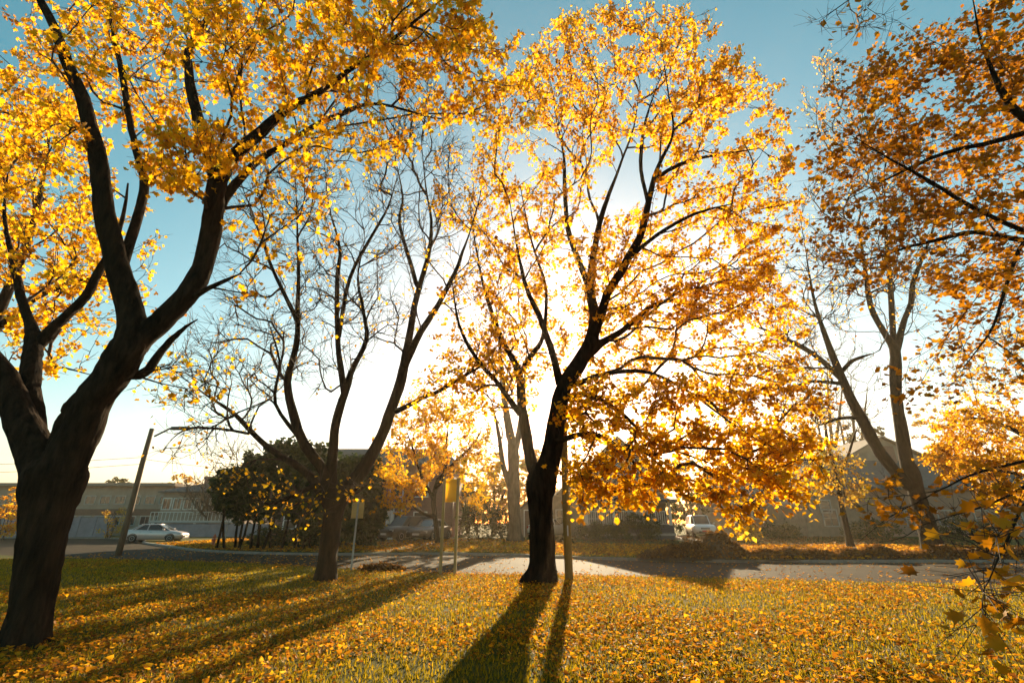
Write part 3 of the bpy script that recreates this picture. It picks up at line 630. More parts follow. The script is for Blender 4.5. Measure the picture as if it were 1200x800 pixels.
# ---- the russet maple whose trunk stands just outside the frame on the right
YE = 6.2
tr_e = [(1640, 830, 90, 0.6), (1620, 640, 76, 0.6), (1600, 500, 72, 0.5), (1570, 400, 70, 0.4)]
build_tree('maple_tree', 'russet maple reaching in from the right edge with dark drooping boughs', 'tree', YE, tr_e,
  [[(1580, 430, 44, 0.4), (1480, 330, 34, 0.3), (1380, 250, 26, 0.2), (1290, 200, 20, 0), (1215, 152, 14, -0.1), (1180, 118, 11, -0.2), (1165, 90, 9, -0.2), (1150, 50, 7, -0.3), (1140, 0, 5, -0.4)],
   [(1215, 152, 10, -0.1), (1165, 166, 8, 0.3), (1120, 176, 6, 0.6), (1080, 190, 5, 0.9), (1030, 215, 3.5, 1.2), (990, 235, 2.5, 1.4)],
   [(1480, 330, 24, 0.3), (1380, 310, 18, 0.6), (1290, 295, 13, 0.9), (1200, 283, 9, 1.1), (1143, 272, 7, 1.2), (1081, 285, 5.5, 1.4), (1024, 302, 4, 1.6), (970, 312, 2.5, 1.8)],
   [(1290, 295, 9, 0.9), (1215, 275, 8, 0.6), (1143, 245, 6.5, 0.4), (1095, 215, 5, 0.2), (1046, 188, 4, 0), (1000, 160, 2.5, -0.2)],
   [(1560, 440, 26, 0.4), (1440, 480, 20, 0.4), (1320, 510, 14, 0.2), (1200, 540, 5, 0), (1140, 555, 3.2, -0.1), (1110, 570, 2.6, -0.2), (1087, 577, 2.2, -0.3), (1031, 583, 1.6, -0.5), (993, 583, 1, -0.6)],
   [(1105, 572, 2.2, -0.2), (1068, 592, 1.8, 0), (1040, 607, 1.4, 0.1), (1000, 640, 1, 0.2)],
   [(1320, 510, 10, 0.2), (1240, 550, 8, 0.2), (1160, 590, 3, 0.2), (1089, 612, 2, 0.2), (1056, 630, 1.6, 0.1), (1016, 637, 1, 0)],
   [(1440, 480, 12, 0.4), (1340, 500, 8, -0.6), (1270, 530, 6, -1.6), (1225, 560, 5, -2.5), (1200, 592, 4.5, -2.9), (1184, 624, 4, -3.05), (1171, 652, 3.4, -3.15), (1160, 678, 2.6, -3.2), (1152, 692, 1.6, -3.25)],
   [(1200, 284, 6, 1.1), (1180, 330, 5, 0.7), (1165, 380, 4, 0.4), (1130, 430, 3, 0.2)],
   [(1380, 250, 18, 0.2), (1300, 130, 14, -0.2), (1230, 40, 10, -0.5), (1170, -40, 7, -0.8), (1090, -60, 5, -1.0), (1010, -10, 3, -1.0), (960, 25, 2, -1.0)]],
  [(1110, 120, 110, 90, -0.6, 4.5, 170, 20), (1165, 50, 70, 60, -0.8, 3.5, 80, 20), (1040, 215, 95, 60, 0, 4.5, 120, 15), (1120, 290, 100, 60, -0.4, 4, 100, 16), (1180, 200, 60, 70, -0.6, 3.4, 64, 20), (990, 300, 70, 40, 0.8, 4.2, 50, 9), (1170, 370, 60, 60, -0.4, 3.2, 50, 12), (1000, 140, 60, 70, 0.5, 4.5, 60, 11), (1120, 440, 80, 50, 0, 3, 34, 9),
   (1170, 650, 36, 45, -3.4, -2.95, 10, 4), (1150, 705, 26, 26, -3.4, -3.1, 7, 5), (1190, 605, 22, 26, -3.2, -2.8, 5, 4),
   (1060, 75, 45, 40, -0.5, 1.5, 16, 16), (1000, 20, 55, 22, -1.6, -0.4, 26, 2), (1060, 590, 60, 24, -0.9, 0.4, 14, 8), (1150, 565, 50, 30, -0.6, 0.3, 12, 10), (1300, 200, 80, 150, -1, 2, 60, 24)],
  'leaf_russet', 0.088, 'mid', droop=(0.1, 1.0), tex_tint=(0.0, 0.8), seed=15, sides=10, tip_r=0.0032, twigs=4, twig_len=(0.12, 0.38), singles=240, zmin=0.7, rpow=0.36, base=0.0)

# ---- yellow tree beyond the big maple, left edge
build_tree('maple_tree', 'yellow-leaved tree further back behind the huge left maple', 'tree', 14.5,
  [(-62, 690, 40, 0), (-52, 600, 32, 0), (-40, 500, 28, 0), (-25, 420, 24, 0)],
  [[(-30, 440, 20, 0), (0, 360, 15, 0.3), (30, 290, 11, 0.5), (50, 210, 8, 0.7), (60, 140, 5, 0.8)],
   [(-10, 390, 12, 0.2), (40, 350, 9, -0.3), (90, 330, 6, -0.7), (150, 320, 4, -1)],
   [(-25, 425, 14, 0), (-40, 330, 11, 0.4), (-30, 230, 8, 0.8), (-10, 150, 5, 1)],
   [(-38, 490, 10, 0), (10, 450, 7, 0.5), (60, 430, 5, 0.9), (110, 440, 3, 1.2)]],
  [(40, 190, 90, 90, -3, 3, 150, 24), (50, 310, 90, 70, -3, 3, 130, 22), (130, 300, 60, 80, -2, 2, 40, 12), (60, 400, 60, 40, -2, 2, 44, 14), (-40, 200, 80, 120, -3, 3, 60, 24), (190, 440, 60, 30, -2, 2, 16, 5)],
  'leaf_yellow', 0.13, 'mid', seed=16, sides=8, tip_r=0.008)

# ---- trees across the road
pF = GF(512, 637)
build_tree('street_tree', 'mid-sized yellow tree behind the parked cars and yellow board', 'tree', pF.y,
  [(513, 637, 6, 0), (511, 615, 6, 0), (508, 585, 5.5, 0), (514, 560, 5, 0)],
  [[(511, 572, 6, 0), (521, 555, 5, 0.2), (522, 530, 4, 0.3), (526, 495, 2.5, 0.4)],
   [(511, 605, 5, 0), (494, 600, 4, -0.5), (480, 585, 3.5, -1), (472, 565, 2.5, -1.3)],
   [(508, 585, 5, 0), (496, 562, 4, -0.4), (485, 530, 3, -0.8), (475, 500, 2, -1)],
   [(514, 562, 5, 0), (535, 540, 4, -0.4), (555, 520, 3, -0.8), (565, 500, 2, -1)]],
  [(480, 530, 44, 45, -3, 2, 110, 34), (465, 575, 30, 22, -3, 0, 50, 34), (530, 510, 46, 44, -3, 3, 110, 26), (555, 560, 32, 30, -3, 2, 50, 22), (510, 480, 44, 22, -2, 2, 50, 20)],
  'leaf_yellow', 0.18, 'low', seed=17, sides=8, tip_r=0.007, twig_len=(0.3, 0.8), base=pF.z)
pG = GF(604, 634)
build_tree('street_tree', 'tall grey leafless trunk in front of the low garage, behind the golden maple', 'tree', pG.y,
  [(604, 634, 18, 0), (603, 610, 15, 0), (602, 570, 14, 0), (602, 540, 14, 0), (601, 520, 13, 0)],
  [[(602, 530, 11, 0), (596, 500, 9, 0), (590, 460, 7, 0), (586, 410, 5, 0), (580, 350, 3, 0)],
   [(602, 530, 9, 0), (609, 505, 7, 0.5), (614, 460, 5, 1), (618, 400, 3, 1.4)],
   [(600, 575, 8, 0), (590, 545, 6, -0.6), (584, 505, 5, -1), (576, 470, 3, -1.3)]],
  [(590, 420, 40, 70, -3, 3, 70, 1), (600, 350, 50, 50, -3, 3, 50, 1), (580, 500, 25, 30, -2, 2, 20, 1)],
  'leaf_gold', 0.13, 'low', bark='bark_grey', seed=18, sides=9, tip_r=0.016, twig_len=(0.4, 1.2), base=pG.z)
pL = GF(994, 640)
build_tree('street_tree', 'small tree with sparse dangling pale-gold leaves before the gabled house', 'tree', pL.y - 2,
  [(997, 640, 9, 0), (990, 610, 8, 0), (984, 580, 7, 0), (980, 550, 6, 0)],
  [[(980, 555, 5, 0), (970, 520, 4, 0.2), (965, 480, 3, 0.3)], [(983, 570, 5, 0), (955, 540, 3.5, -0.5), (930, 530, 2.5, -0.9)], [(981, 560, 5, 0), (995, 530, 3.5, 0.4), (1005, 500, 2.5, 0.6)]],
  [(945, 545, 40, 30, -2.5, 1, 60, 16), (985, 560, 30, 28, -2.5, 1, 50, 16), (950, 500, 40, 30, -2, 2, 50, 14), (1000, 580, 14, 14, -2.5, 0, 14, 12)],
  'leaf_pale', 0.15, 'low', seed=19, sides=7, tip_r=0.006, twig_len=(0.3, 0.8), base=zfar(20, 32))
build_tree('street_tree', 'dense orange-yellow tree at the right edge beside the gabled house', 'tree', 24.0,
  [(1262, 655, 26, 0), (1258, 620, 22, 0), (1250, 570, 20, 0), (1240, 530, 18, 0)],
  [[(1245, 550, 14, 0), (1215, 520, 10, 0.2), (1180, 500, 7, 0.4), (1140, 490, 5, 0.6), (1105, 500, 3, 0.8)], [(1250, 575, 10, 0), (1210, 560, 7, -0.6), (1165, 550, 5, -1), (1125, 555, 3, -1.3)], [(1242, 535, 12, 0), (1220, 470, 8, 0.2), (1190, 420, 6, 0.4), (1150, 390, 4, 0.6)]],
  [(1150, 515, 60, 40, -2.5, 2, 150, 30), (1120, 535, 32, 22, -2, 1, 50, 28), (1180, 560, 40, 28, -2, 2, 60, 28), (1170, 430, 60, 45, -2, 2, 70, 12), (1110, 450, 40, 40, -2, 2, 30, 7), (1240, 480, 50, 70, -2, 2, 60, 24)],
  'leaf_gold', 0.14, 'low', seed=20, sides=8, tip_r=0.005, twig_len=(0.3, 0.7), base=0.1)
for k, (u, v, Y, h, sd_, lab) in enumerate([(975, 634, 62, 250, 21, 'bare far tree rising behind the brick house, nearer the driveway'), (1003, 634, 66, 230, 22, 'slender bare far tree left of the leaning two-stemmed maple'), (283, 622, 60, 105, 23, 'thin leafless tree rising just left of the evergreens'),
                                       (243, 628, 56, 70, 24, 'slim leaning leafless tree before the balconied house')]):
    w = 9 if k < 2 else 5
    build_tree('bare_tree', lab, 'tree', Y, [(u, v, w, 0), (u - 1, v - h * .2, w * .85, 0), (u + 2, v - h * .4, w * .7, 0)],
      [[(u + 2, v - h * .38, w * .6, 0), (u - 3, v - h * .6, w * .4, 0), (u - 6, v - h * .85, 2, 0)], [(u + 1, v - h * .35, w * .55, 0), (u + 9, v - h * .6, w * .35, 1), (u + 14, v - h * .8, 1.6, 1)], [(u, v - h * .3, w * .5, 0), (u - 14, v - h * .5, w * .3, -1), (u - 22, v - h * .7, 1.6, -1)]],
      [(u, v - h * .75, 26 + h * .08, h * .26, -4, 4, 90, 1 if k < 2 else 0), (u, v - h * .5, 24, h * .2, -3, 3, 40, 0)],
      'leaf_gold', 0.13, 'low', bark='bark_grey', seed=sd_, sides=7, tip_r=0.022, twig_len=(0.5, 1.6), zmin=1.0, base=zfar(at(u, v, Y)[0].x, Y), group='leafless trees behind the houses')

# ---- evergreens and shrubs: leafy masses on visible stems
def leafy_mass(name, label, cat, base, blobs, stems, matname, n, size, seed, group=None, kind='low', stem_r=0.05, bark='bark', tint=(0, 1)):
    """blobs: (dx, dy, z, rx, ry, rz) ellipsoids of clumped foliage above base; stems: polylines of local points"""
    r_ = np.random.default_rng(seed); global rng; rng = r_
    root = thing(name, label, cat, base, group=group)
    vol = np.array([b[3] * b[4] * b[5] for b in blobs]) ** 0.8; vol /= vol.sum()
    pos = []; tn = []
    for b, w in zip(blobs, vol):
        nc = max(8, int(n * w / 26)); d = r_.normal(0, 1, (nc, 3)); d /= np.linalg.norm(d, axis=1)[:, None]
        rad = r_.uniform(0.45, 1.0, nc) ** 0.5 * (1 + 0.10 * np.sin(d[:, 0] * 7 + seed) + 0.10 * np.sin(d[:, 2] * 9 + d[:, 1] * 5))
        c = np.array(b[:3]) + d * rad[:, None] * np.array(b[3:]); ct = r_.uniform(-0.25, 0.25, nc)
        k = np.repeat(np.arange(nc), 26); pos.append(c[k] + r_.normal(0, 0.16, (len(k), 3)) * np.array([1, 1, 0.7])); tn.append(np.clip(r_.beta(2, 2, len(k)) + ct[k], 0, 1))
    pos = np.concatenate(pos); tn = np.concatenate(tn) * (tint[1] - tint[0]) + tint[0]; ok = pos[:, 2] > 0.04; pos = pos[ok]; tn = tn[ok]
    m = len(pos)
    o = link('crown' if cat == 'tree' else 'foliage', leaves_mesh('foliage', pos, size * r_.uniform(0.7, 1.3, m), leaf_frames(m, (-0.6, 1.0), 0.9), tn, kind), M[matname], root); o['kind'] = 'stuff'
    for st in stems:
        L = len(st); MB().tube(st, [stem_r * (1 - 0.5 * k / max(1, L - 1)) for k in range(L)], 7).build('trunk' if cat == 'tree' else 'stem', M[bark], root, True)
    return root
ever = [(280, 641, 30.5, 36, 540, 604, 7, 'dark evergreen at the left end of the clump by the blue street sign'), (324, 643, 30.0, 44, 520, 606, 6, 'tallest dark evergreen in the middle of the clump by the corner'),
        (374, 643, 30.5, 38, 530, 628, 4, 'dark evergreen of the clump directly behind the bare maple trunk'), (418, 641, 32.0, 25, 540, 632, 3, 'narrow dark evergreen at the right end of the corner clump')]
for k, (u, vb, Y, ru, vt, vf, ns, lab) in enumerate(ever):
    c, s = at(u, vb, Y); z0 = zfar(c.x, Y); zt = at(u, vt, Y)[0].z - z0; zf_ = at(u, vf, Y)[0].z - z0; R = ru * s
    zc = (zt + zf_) / 2; rz = (zt - zf_) / 2
    blobs = [(0, 0, zc, R * 1.1, R * 0.9, rz * 1.1), (-R * 0.45, 0.2, zc - rz * 0.35, R * 0.65, R * 0.6, rz * 0.6), (R * 0.5, -0.2, zc - rz * 0.35, R * 0.7, R * 0.6, rz * 0.8), (0.1 * R, 0, zc + rz * 0.5, R * 0.55, R * 0.5, rz * 0.52)]
    st = []
    for j in range(ns):
        x = (j + 0.5) / ns * 2 - 1 + random.uniform(-.1, .1); y = random.uniform(-.5, .5)
        x1 = x * R * .7; x2 = x1 + random.uniform(-.35, .35); x3 = x2 + random.uniform(-.3, .3); st.append([(x1, y, -0.05), ((x1 + x2) / 2 + random.uniform(-.08, .08), y, zf_ * 0.4), (x2, y + random.uniform(-.2, .2), zf_ * 0.9), (x3, y, zf_ * 1.7)])
    leafy_mass('evergreen_tree', lab, 'tree', (c.x, Y, z0), blobs, st, 'needle', 10500, 0.24, 40 + k, 'evergreens on the street corner', stem_r=0.085)
def shrub(label, u, v, Y, w, vt, matname, seed, n=1500, size=0.14, name='shrub', group=None, tint=(0, 1), dz=None):
    c, s = at(u, v, Y); z0 = zfar(c.x, Y) if dz is None else dz; R = w * s / 2; h = at(u, vt, Y)[0].z - z0
    blobs = [(0, 0, h * 0.5, R, R * 0.7, h * 0.5), (-R * 0.5, 0.1, h * 0.35, R * 0.5, R * 0.5, h * 0.36), (R * 0.5, -0.1, h * 0.4, R * 0.5, R * 0.5, h * 0.4)]
    st = [[(random.uniform(-.2, .2), random.uniform(-.2, .2), -0.05), (random.uniform(-R, R) * 0.4, random.uniform(-.3, .3), h * 0.45), (random.uniform(-R, R) * 0.7, random.uniform(-.3, .3), h * 0.85)] for _ in range(5)]
    return leafy_mass(name, label, 'shrub', (c.x, Y, z0), blobs, st, matname, n, size, seed, group, stem_r=0.03)
shrub('dark leafy shrub between the yellow tree and the tall grey trunk', 562, 636, 40, 52, 578, 'shrub_leaf', 50, 2600)
shrub('low dark shrub at the foot of the tall grey trunk', 588, 634, 41.5, 26, 600, 'shrub_leaf', 51, 1200)
shrub('dark hedge-like bush under the pale porch railing, left half', 702, 636, 37.2, 44, 612, 'shrub_leaf', 52, 1800, tint=(0, .5))
shrub('dark bush below the right end of the porch railing', 748, 634, 37.4, 56, 600, 'shrub_leaf', 53, 2400, tint=(0, .5))
shrub('tall dark bush between the porch and the white car', 783, 632, 41, 34, 596, 'shrub_leaf', 54, 1600, tint=(0, .5))
shrub('small golden shrub beside the driveway, right of the white car', 878, 634, 36, 24, 612, 'leaf_pale', 55, 700, 0.15)
shrub('low dark shrub under the brick house windows', 915, 634, 39, 50, 614, 'shrub_leaf', 56, 1700)
shrub('low bush before the gabled house, left of the leaning maple', 1025, 637, 38, 60, 608, 'shrub_leaf', 57, 2000)
shrub('low bush beside the gabled house, right of the leaning maple', 1130, 637, 38, 60, 607, 'shrub_leaf', 58, 2000)
shrub('yellow bush against the blue-grey wall at the far left edge', 4, 622, 47, 34, 572, 'leaf_yellow', 59, 1400, 0.2, dz=0.1)
shrub('scrubby bush in front of the blue-grey wall behind the silver car', 128, 628, 52, 26, 592, 'leaf_pale', 60, 260, 0.14, dz=0.1)
shrub('dark undergrowth behind the stems of the tallest evergreen', 318, 640, 33, 50, 618, 'shrub_leaf', 62, 1500, .16)
shrub('dark undergrowth at the foot of the evergreens behind the bare maple', 372, 641, 32.4, 56, 620, 'shrub_leaf', 63, 1600, .16)
shrub('clump of brush beside the entrance of the brick flats', 436, 640, 36, 26, 596, 'leaf_pale', 61, 900, 0.15)
# trees peeping over the roofs
def far_tree(label, u, v, Y, w, vt, vb, matname, seed, n=1800, size=0.3, name='far_tree'):
    c, s = at(u, v, Y); z0 = zfar(c.x, Y); R = w * s / 2; zt = at(u, vt, Y)[0].z - z0; zb = at(u, vb, Y)[0].z - z0; zc = (zt + zb) / 2; rz = (zt - zb) / 2
    blobs = [(0, 0, zc, R, R, rz), (-R * .5, 0, zc - rz * .3, R * .6, R * .6, rz * .6), (R * .5, 0, zc - rz * .2, R * .6, R * .6, rz * .6), (0, 0, zc + rz * .5, R * .5, R * .5, rz * .6)]
    return leafy_mass(name, label, 'tree', (c.x, Y, z0), blobs, [[(0, 0, -.1), (.1, 0, zb), (0, .1, zc + rz * .4)], [(0, 0, zb * .7), (R * .4, 0, zc)], [(0, 0, zb * .7), (-R * .4, .2, zc)]], matname, n, size, seed, stem_r=0.25, bark='bark_grey')
far_tree('pale rounded tree above the roof of the long building, behind the pole', 200, 620, 78, 50, 555, 590, 'leaf_pale', 71, 700)
far_tree('dark flat-topped pine above the long building roof', 123, 620, 80, 30, 559, 580, 'needle', 72, 900)
far_tree('hazy conifer peeking over the gabled house roof', 1042, 620, 62, 44, 478, 560, 'shrub_leaf', 73, 2000)
far_tree('hazy tree behind the brick house, left of the bare far trees', 918, 620, 62, 70, 505, 580, 'leaf_pale', 74, 1800)
far_tree('hazy brown tree filling the gap behind the tall grey trunk', 578, 620, 47, 66, 536, 612, 'leaf_pale', 75, 3200, .28)
far_tree('hazy dark tree between the yellow tree and the grey trunk', 548, 620, 52, 44, 566, 618, 'shrub_leaf', 79, 2400, .32)
far_tree('hazy tree rising behind the low garage roof', 627, 620, 50, 54, 528, 606, 'leaf_pale', 80, 3000, .28)
far_tree('hazy far tree behind the brick flats', 470, 620, 70, 60, 520, 590, 'leaf_pale', 76, 1600)
far_tree('hazy tree directly above the white car at the end of the driveway', 812, 620, 56, 74, 540, 618, 'shrub_leaf', 77, 3200, .34)
far_tree('hazy tree right of the white car, left of the brick bungalow', 862, 620, 60, 60, 548, 618, 'leaf_pale', 90, 2400, .34)
far_tree('far tree behind the gabled house at the right edge', 1150, 620, 64, 110, 470, 580, 'leaf_pale', 78, 2200)

# ================================================================ BUILDINGS
def XU(u, Y): return at(u, 612, Y)[0].x
def ZV(v, Y, u=600): return at(u, v, Y)[0].z
def window(root, x, z, w, h, y=0.0, frame='white_trim', nx=2, nz=2, t=0.09):
    m = MB()
    m.box(x - w / 2 - t, x - w / 2, y - 0.07, y + 0.01, z - t, z + h + t); m.box(x + w / 2, x + w / 2 + t, y - 0.07, y + 0.01, z - t, z + h + t)
    m.box(x - w / 2, x + w / 2, y - 0.068, y + 0.01, z + h, z + h + t); m.box(x - w / 2, x + w / 2, y - 0.12, y + 0.01, z - t, z)
    for i in range(1, nx): m.box(x - w / 2 + w * i / nx - 0.02, x - w / 2 + w * i / nx + 0.02, y - 0.05, y + 0.0, z, z + h)
    for i in range(1, nz): m.box(x - w / 2, x + w / 2, y - 0.046, y + 0.0, z + h * i / nz - 0.02, z + h * i / nz + 0.02)
    o = m.build('window', M[frame], root)
    MB().box(x - w / 2 + .001, x + w / 2 - .001, y - 0.025, y - 0.004, z + .001, z + h - .001).build('pane', M['glass'], o)
    return o
def door(root, x, w, h, y=0.0, mat='door', frame='white_trim', z=0.0):
    m = MB(); t = 0.10
    m.box(x - w / 2 - t, x - w / 2, y - 0.08, y, z, z + h + t); m.box(x + w / 2, x + w / 2 + t, y - 0.08, y, z, z + h + t); m.box(x - w / 2, x + w / 2, y - 0.078, y, z + h, z + h + t)
    o = MB().box(x - w / 2 + .001, x + w / 2 - .001, y - 0.05, y - .004, z, z + h - .001).build('door', M[mat], root)
    m.build('door_frame', M[frame], o); MB().box(x + w * 0.32, x + w * 0.38, y - 0.10, y - 0.051, z + h * .46, z + h * .5).build('handle', M['metal'], o)
    return o
def gable_roof(root, x0, x1, y0, y1, ze, zr, axis, mat, over=0.35, th=0.16, name='roof'):
    """axis 'x': ridge runs along x (eaves face the street); axis 'y': gable faces the street"""
    m = MB()
    if axis == 'x':
        c = (y0 + y1) / 2; s = (zr - ze) / (c - y0); e = ze - s * over
        m.prism([(y0 - over, e), (c, zr), (c, zr + th), (y0 - over, e + th)], 'x', x0 - over, x1 + over)
        m.prism([(y1 + over, e), (y1 + over, e + th), (c + .002, zr + th), (c + .002, zr)], 'x', x0 - over, x1 + over)
    else:
        c = (x0 + x1) / 2; s = (zr - ze) / (c - x0); e = ze - s * over
        m.prism([(x0 - over, e), (c, zr), (c, zr + th), (x0 - over, e + th)], 'y', y0 - over, y1 + over)
        m.prism([(x1 + over, e), (x1 + over, e + th), (c + .002, zr + th), (c + .002, zr)], 'y', y0 - over, y1 + over)
    return m.build(name, M[mat], root)
def walls(root, x0, x1, y0, y1, z1, mat, gable=None, name='wall'):
    m = MB()
    if gable == 'y': m.prism([(x0, -.3), (x1, -.3), (x1, z1[0]), ((x0 + x1) / 2, z1[1] - .02), (x0, z1[0])], 'y', y0, y1)
    elif gable == 'x': m.prism([(y0, -.3), (y1, -.3), (y1, z1[0]), ((y0 + y1) / 2, z1[1] - .02), (y0, z1[0])], 'x', x0, x1)
    else: m.box(x0, x1, y0, y1, -.3, z1)
    return m.build(name, M[mat], root)
def railing(root, x0, x1, y, z0, z1, mat, step=0.2, name='railing'):
    m = MB(); m.box(x0, x1, y - .03, y + .03, z1 - .06, z1); m.box(x0, x1, y - .025, y + .025, z0, z0 + .05)
    n = int((x1 - x0) / step)
    for i in range(n + 1):
        x = x0 + (x1 - x0) * i / n; m.box(x - .022, x + .022, y - .02, y + .02, z0 + .05, z1 - .06)
    return m.build(name, M[mat], root)

# long low building, far left
Y = 60.0; x0 = XU(-70, Y); x1 = XU(196, Y); W = x1 - x0; zr = ZV(566, Y, 100)
bl = thing('long_building', 'long beige two-storey flat-roofed building behind the silver car', 'building', (x0, Y, 0.1)); H_ = zr - .1
walls(bl, 0, W, 0, 9, H_ - .35, 'beige_wall'); MB().box(-.4, W + .3, -.7, 9.3, H_ - .349, H_).build('roof', M['shingle_brown'], bl)
MB().box(-.001, W + .001, -.06, -.002, H_ * .38, H_ * .50).build('floor_band', M['door'], bl)
for k in range(15):
    x = W * (k + .5) / 15; window(bl, x, H_ * .60, 1.1, .85, nx=2, nz=1, frame='grey_trim'); window(bl, x, H_ * .20, 1.1, .9, nx=2, nz=1, frame='grey_trim')
# blue-grey garden wall in front of it
Yw = 54.0; xa = XU(-60, Yw); xb = XU(130, Yw); gw = thing('garden_wall', 'plain blue-grey wall in front of the long building', 'wall', (xa, Yw, 0.1)); hw = ZV(606, Yw, 60) - .1
MB().box(0, xb - xa, 0, .25, -.2, hw).build('wall_face', M['grey_wall'], gw); MB().box(-.04, xb - xa + .04, -.04, .29, hw + .001, hw + .07).build('coping', M['concrete'], gw)
for k in range(11): x = (xb - xa) * k / 10; MB().box(x - .16, x + .16, -.06, .31, -.2, hw + .12).build('pillar', M['grey_wall'], gw)

# balconied house with chimney
Y = 57.0; x0 = XU(184, Y); x1 = XU(285, Y); W = x1 - x0; ze = ZV(577, Y, 220) - .1; zr = ZV(562, Y, 250) - .1
bh = thing('balcony_house', 'grey house with a chimney, a band of white windows and a pale balcony rail', 'house', (x0, Y, 0.1))
walls(bh, 0, W, 0, 8, ze, 'beige_wall'); rf = MB()
rf.loft([[(-.4, -.5, ze + .001), (W + .4, -.5, ze + .001), (W + .4, 8.4, ze + .001), (-.4, 8.4, ze + .001)], [(-.4, -.5, ze + .15), (W + .4, -.5, ze + .15), (W + .4, 8.4, ze + .15), (-.4, 8.4, ze + .15)], [(W * .5, 3.6, zr + .3), (W * .8, 3.6, zr + .3), (W * .8, 4.2, zr + .3), (W * .5, 4.2, zr + .3)]])
rf = rf.build('roof', M['shingle'], bh); xc = XU(218, Y) - x0; zc_ = ZV(556, Y, 218) - .1
MB().box(xc - .55, xc + .55, 2.6, 3.5, ze, zc_).box(xc - .65, xc + .65, 2.5, 3.6, zc_ - .25, zc_ + .02).build('chimney', M['brick'], rf)
for k in range(8): window(bh, W * (k + .5) / 8, ze * .62, W / 8 - .36, ze * .24, nx=2, nz=1)
MB().box(-.1, W + .1, -1.3, -.002, ze * .30, ze * .34).build('balcony_floor', M['grey_trim'], bh); railing(bh, -.05, W + .05, -1.25, ze * .341, ze * .55, 'white_trim', 0.42)
for k in range(3): MB().box(W * (k + .05) / 2.1, W * (k + .05) / 2.1 + .18, -1.2, -1.02, -.2, ze * .30).build('column', M['white_trim'], bh)
MB().box(-.05, W + 4, -2.2, -1.95, -.2, ze * .28).build('front_wall', M['grey_wall'], bh)

# brick flats behind the bare maple
Y = 43.0; x0 = XU(318, Y); x1 = XU(530, Y); W = x1 - x0; z0 = zfar((x0 + x1) / 2, Y); zt = ZV(533, Y, 430) - z0
bf_ = thing('brick_flats', 'brown brick flats with a dark sloped roof behind the bare maple', 'building', (x0, Y, z0))
walls(bf_, 0, W, 0, 9, zt - .9, 'brick'); rf = MB()
rf.loft([[(-.4, -.4, zt - .899), (W + .4, -.4, zt - .899), (W + .4, 9.4, zt - .899), (-.4, 9.4, zt - .899)], [(-.4, -.4, zt - .75), (W + .4, -.4, zt - .75), (W + .4, 9.4, zt - .75), (-.4, 9.4, zt - .75)], [(1.4, 2.5, zt + .9), (W - 1.4, 2.5, zt + .9), (W - 1.4, 6.5, zt + .9), (1.4, 6.5, zt + .9)]]).build('roof', M['shingle'], bf_)
for u in (340, 372, 404, 462, 492):
    x = XU(u, Y) - x0
    window(bf_, x, zt * .50, 1.0, 1.25, nx=1, nz=2); window(bf_, x, zt * .13, 1.0, 1.25, nx=1, nz=2)
xe = XU(450, Y) - x0; door(bf_, xe, 1.0, 2.1); MB().box(xe - 1.5, xe + 1.1, -1.5, -.002, 2.5, 2.75).prism([(-1.6, 2.751), (-.002, 2.751), (-.002, 3.3)], 'x', xe - 1.6, xe + 1.2).build('porch_roof', M['shingle'], bf_)
for dx in (-1.35, .6, .95): MB().box(xe + dx - .13, xe + dx + .13, -1.4, -1.14, -.2, 2.5).build('column', M['white_trim'], bf_)
MB().tube([(XU(456, Y) - x0 + 1, -.1, .1), (XU(456, Y) - x0 + 1, -.1, zt - .9)], .06, 8).build('downpipe', M['white_trim'], bf_)

# low garage between the grey trunk and the golden maple
Y = 44.0; x0 = XU(612, Y); x1 = XU(640, Y); W = x1 - x0; z0 = zfar(x0, Y)
gr = thing('garage', 'low garage with a brown door framed in white behind the golden maple trunk', 'garage', (x0, Y, z0)); hz_ = ZV(601, Y) - z0
walls(gr, -.6, W + .4, 0, 5, (hz_, hz_ + 1.1), 'beige_wall', 'y'); gable_roof(gr, -.6, W + .4, 0, 5, hz_ + .001, hz_ + 1.1, 'y', 'shingle', .25); door(gr, W * .45, W * .68, 2.1)

# tall gabled house right of the pole: its shadow lies over the road
Y = 40.5; x0 = 5.3; x1 = 12.3; W = x1 - x0; z0 = zfar(9, Y)
th_ = thing('gable_house', 'tall grey steep-gabled house half hidden by golden leaves, with a porch railing', 'house', (x0, Y, z0))
walls(th_, 0, W, 0, 8, (4.6, 7.8), 'stucco', 'y'); gable_roof(th_, 0, W, 0, 8, 4.62, 7.82, 'y', 'shingle', .3)
for x in (1.4, 3.5, 5.6): window(th_, x, 3.0 if x != 3.5 else 4.9, .95, 1.3, nx=1, nz=2)
window(th_, 1.3, .8, 1.1, 1.3, nx=2, nz=2); door(th_, 3.4, 1.0, 2.1, z=.4); window(th_, 5.5, .8, 1.1, 1.3, nx=2, nz=2)
MB().box(.1, W - .1, -2.2, -.002, .25, .42).build('porch_floor', M['grey_trim'], th_)
MB().prism([(-2.6, 2.62), (-.002, 2.9), (-.002, 3.1), (-2.6, 2.8)], 'x', -.2, W + .2).build('porch_roof', M['shingle'], th_)
railing(th_, .2, W - .3, -2.1, 1.05, 2.0, 'white_trim', .16)
for x in (.25, 2.4, 4.6, W - .35): MB().box(x - .08, x + .08, -2.18, -2.02, -.2, 2.64).build('column', M['white_trim'], th_)
MB().box(.1, W - .2, -2.19, -2.1, -.2, .98).build('lattice', M['shingle'], th_)

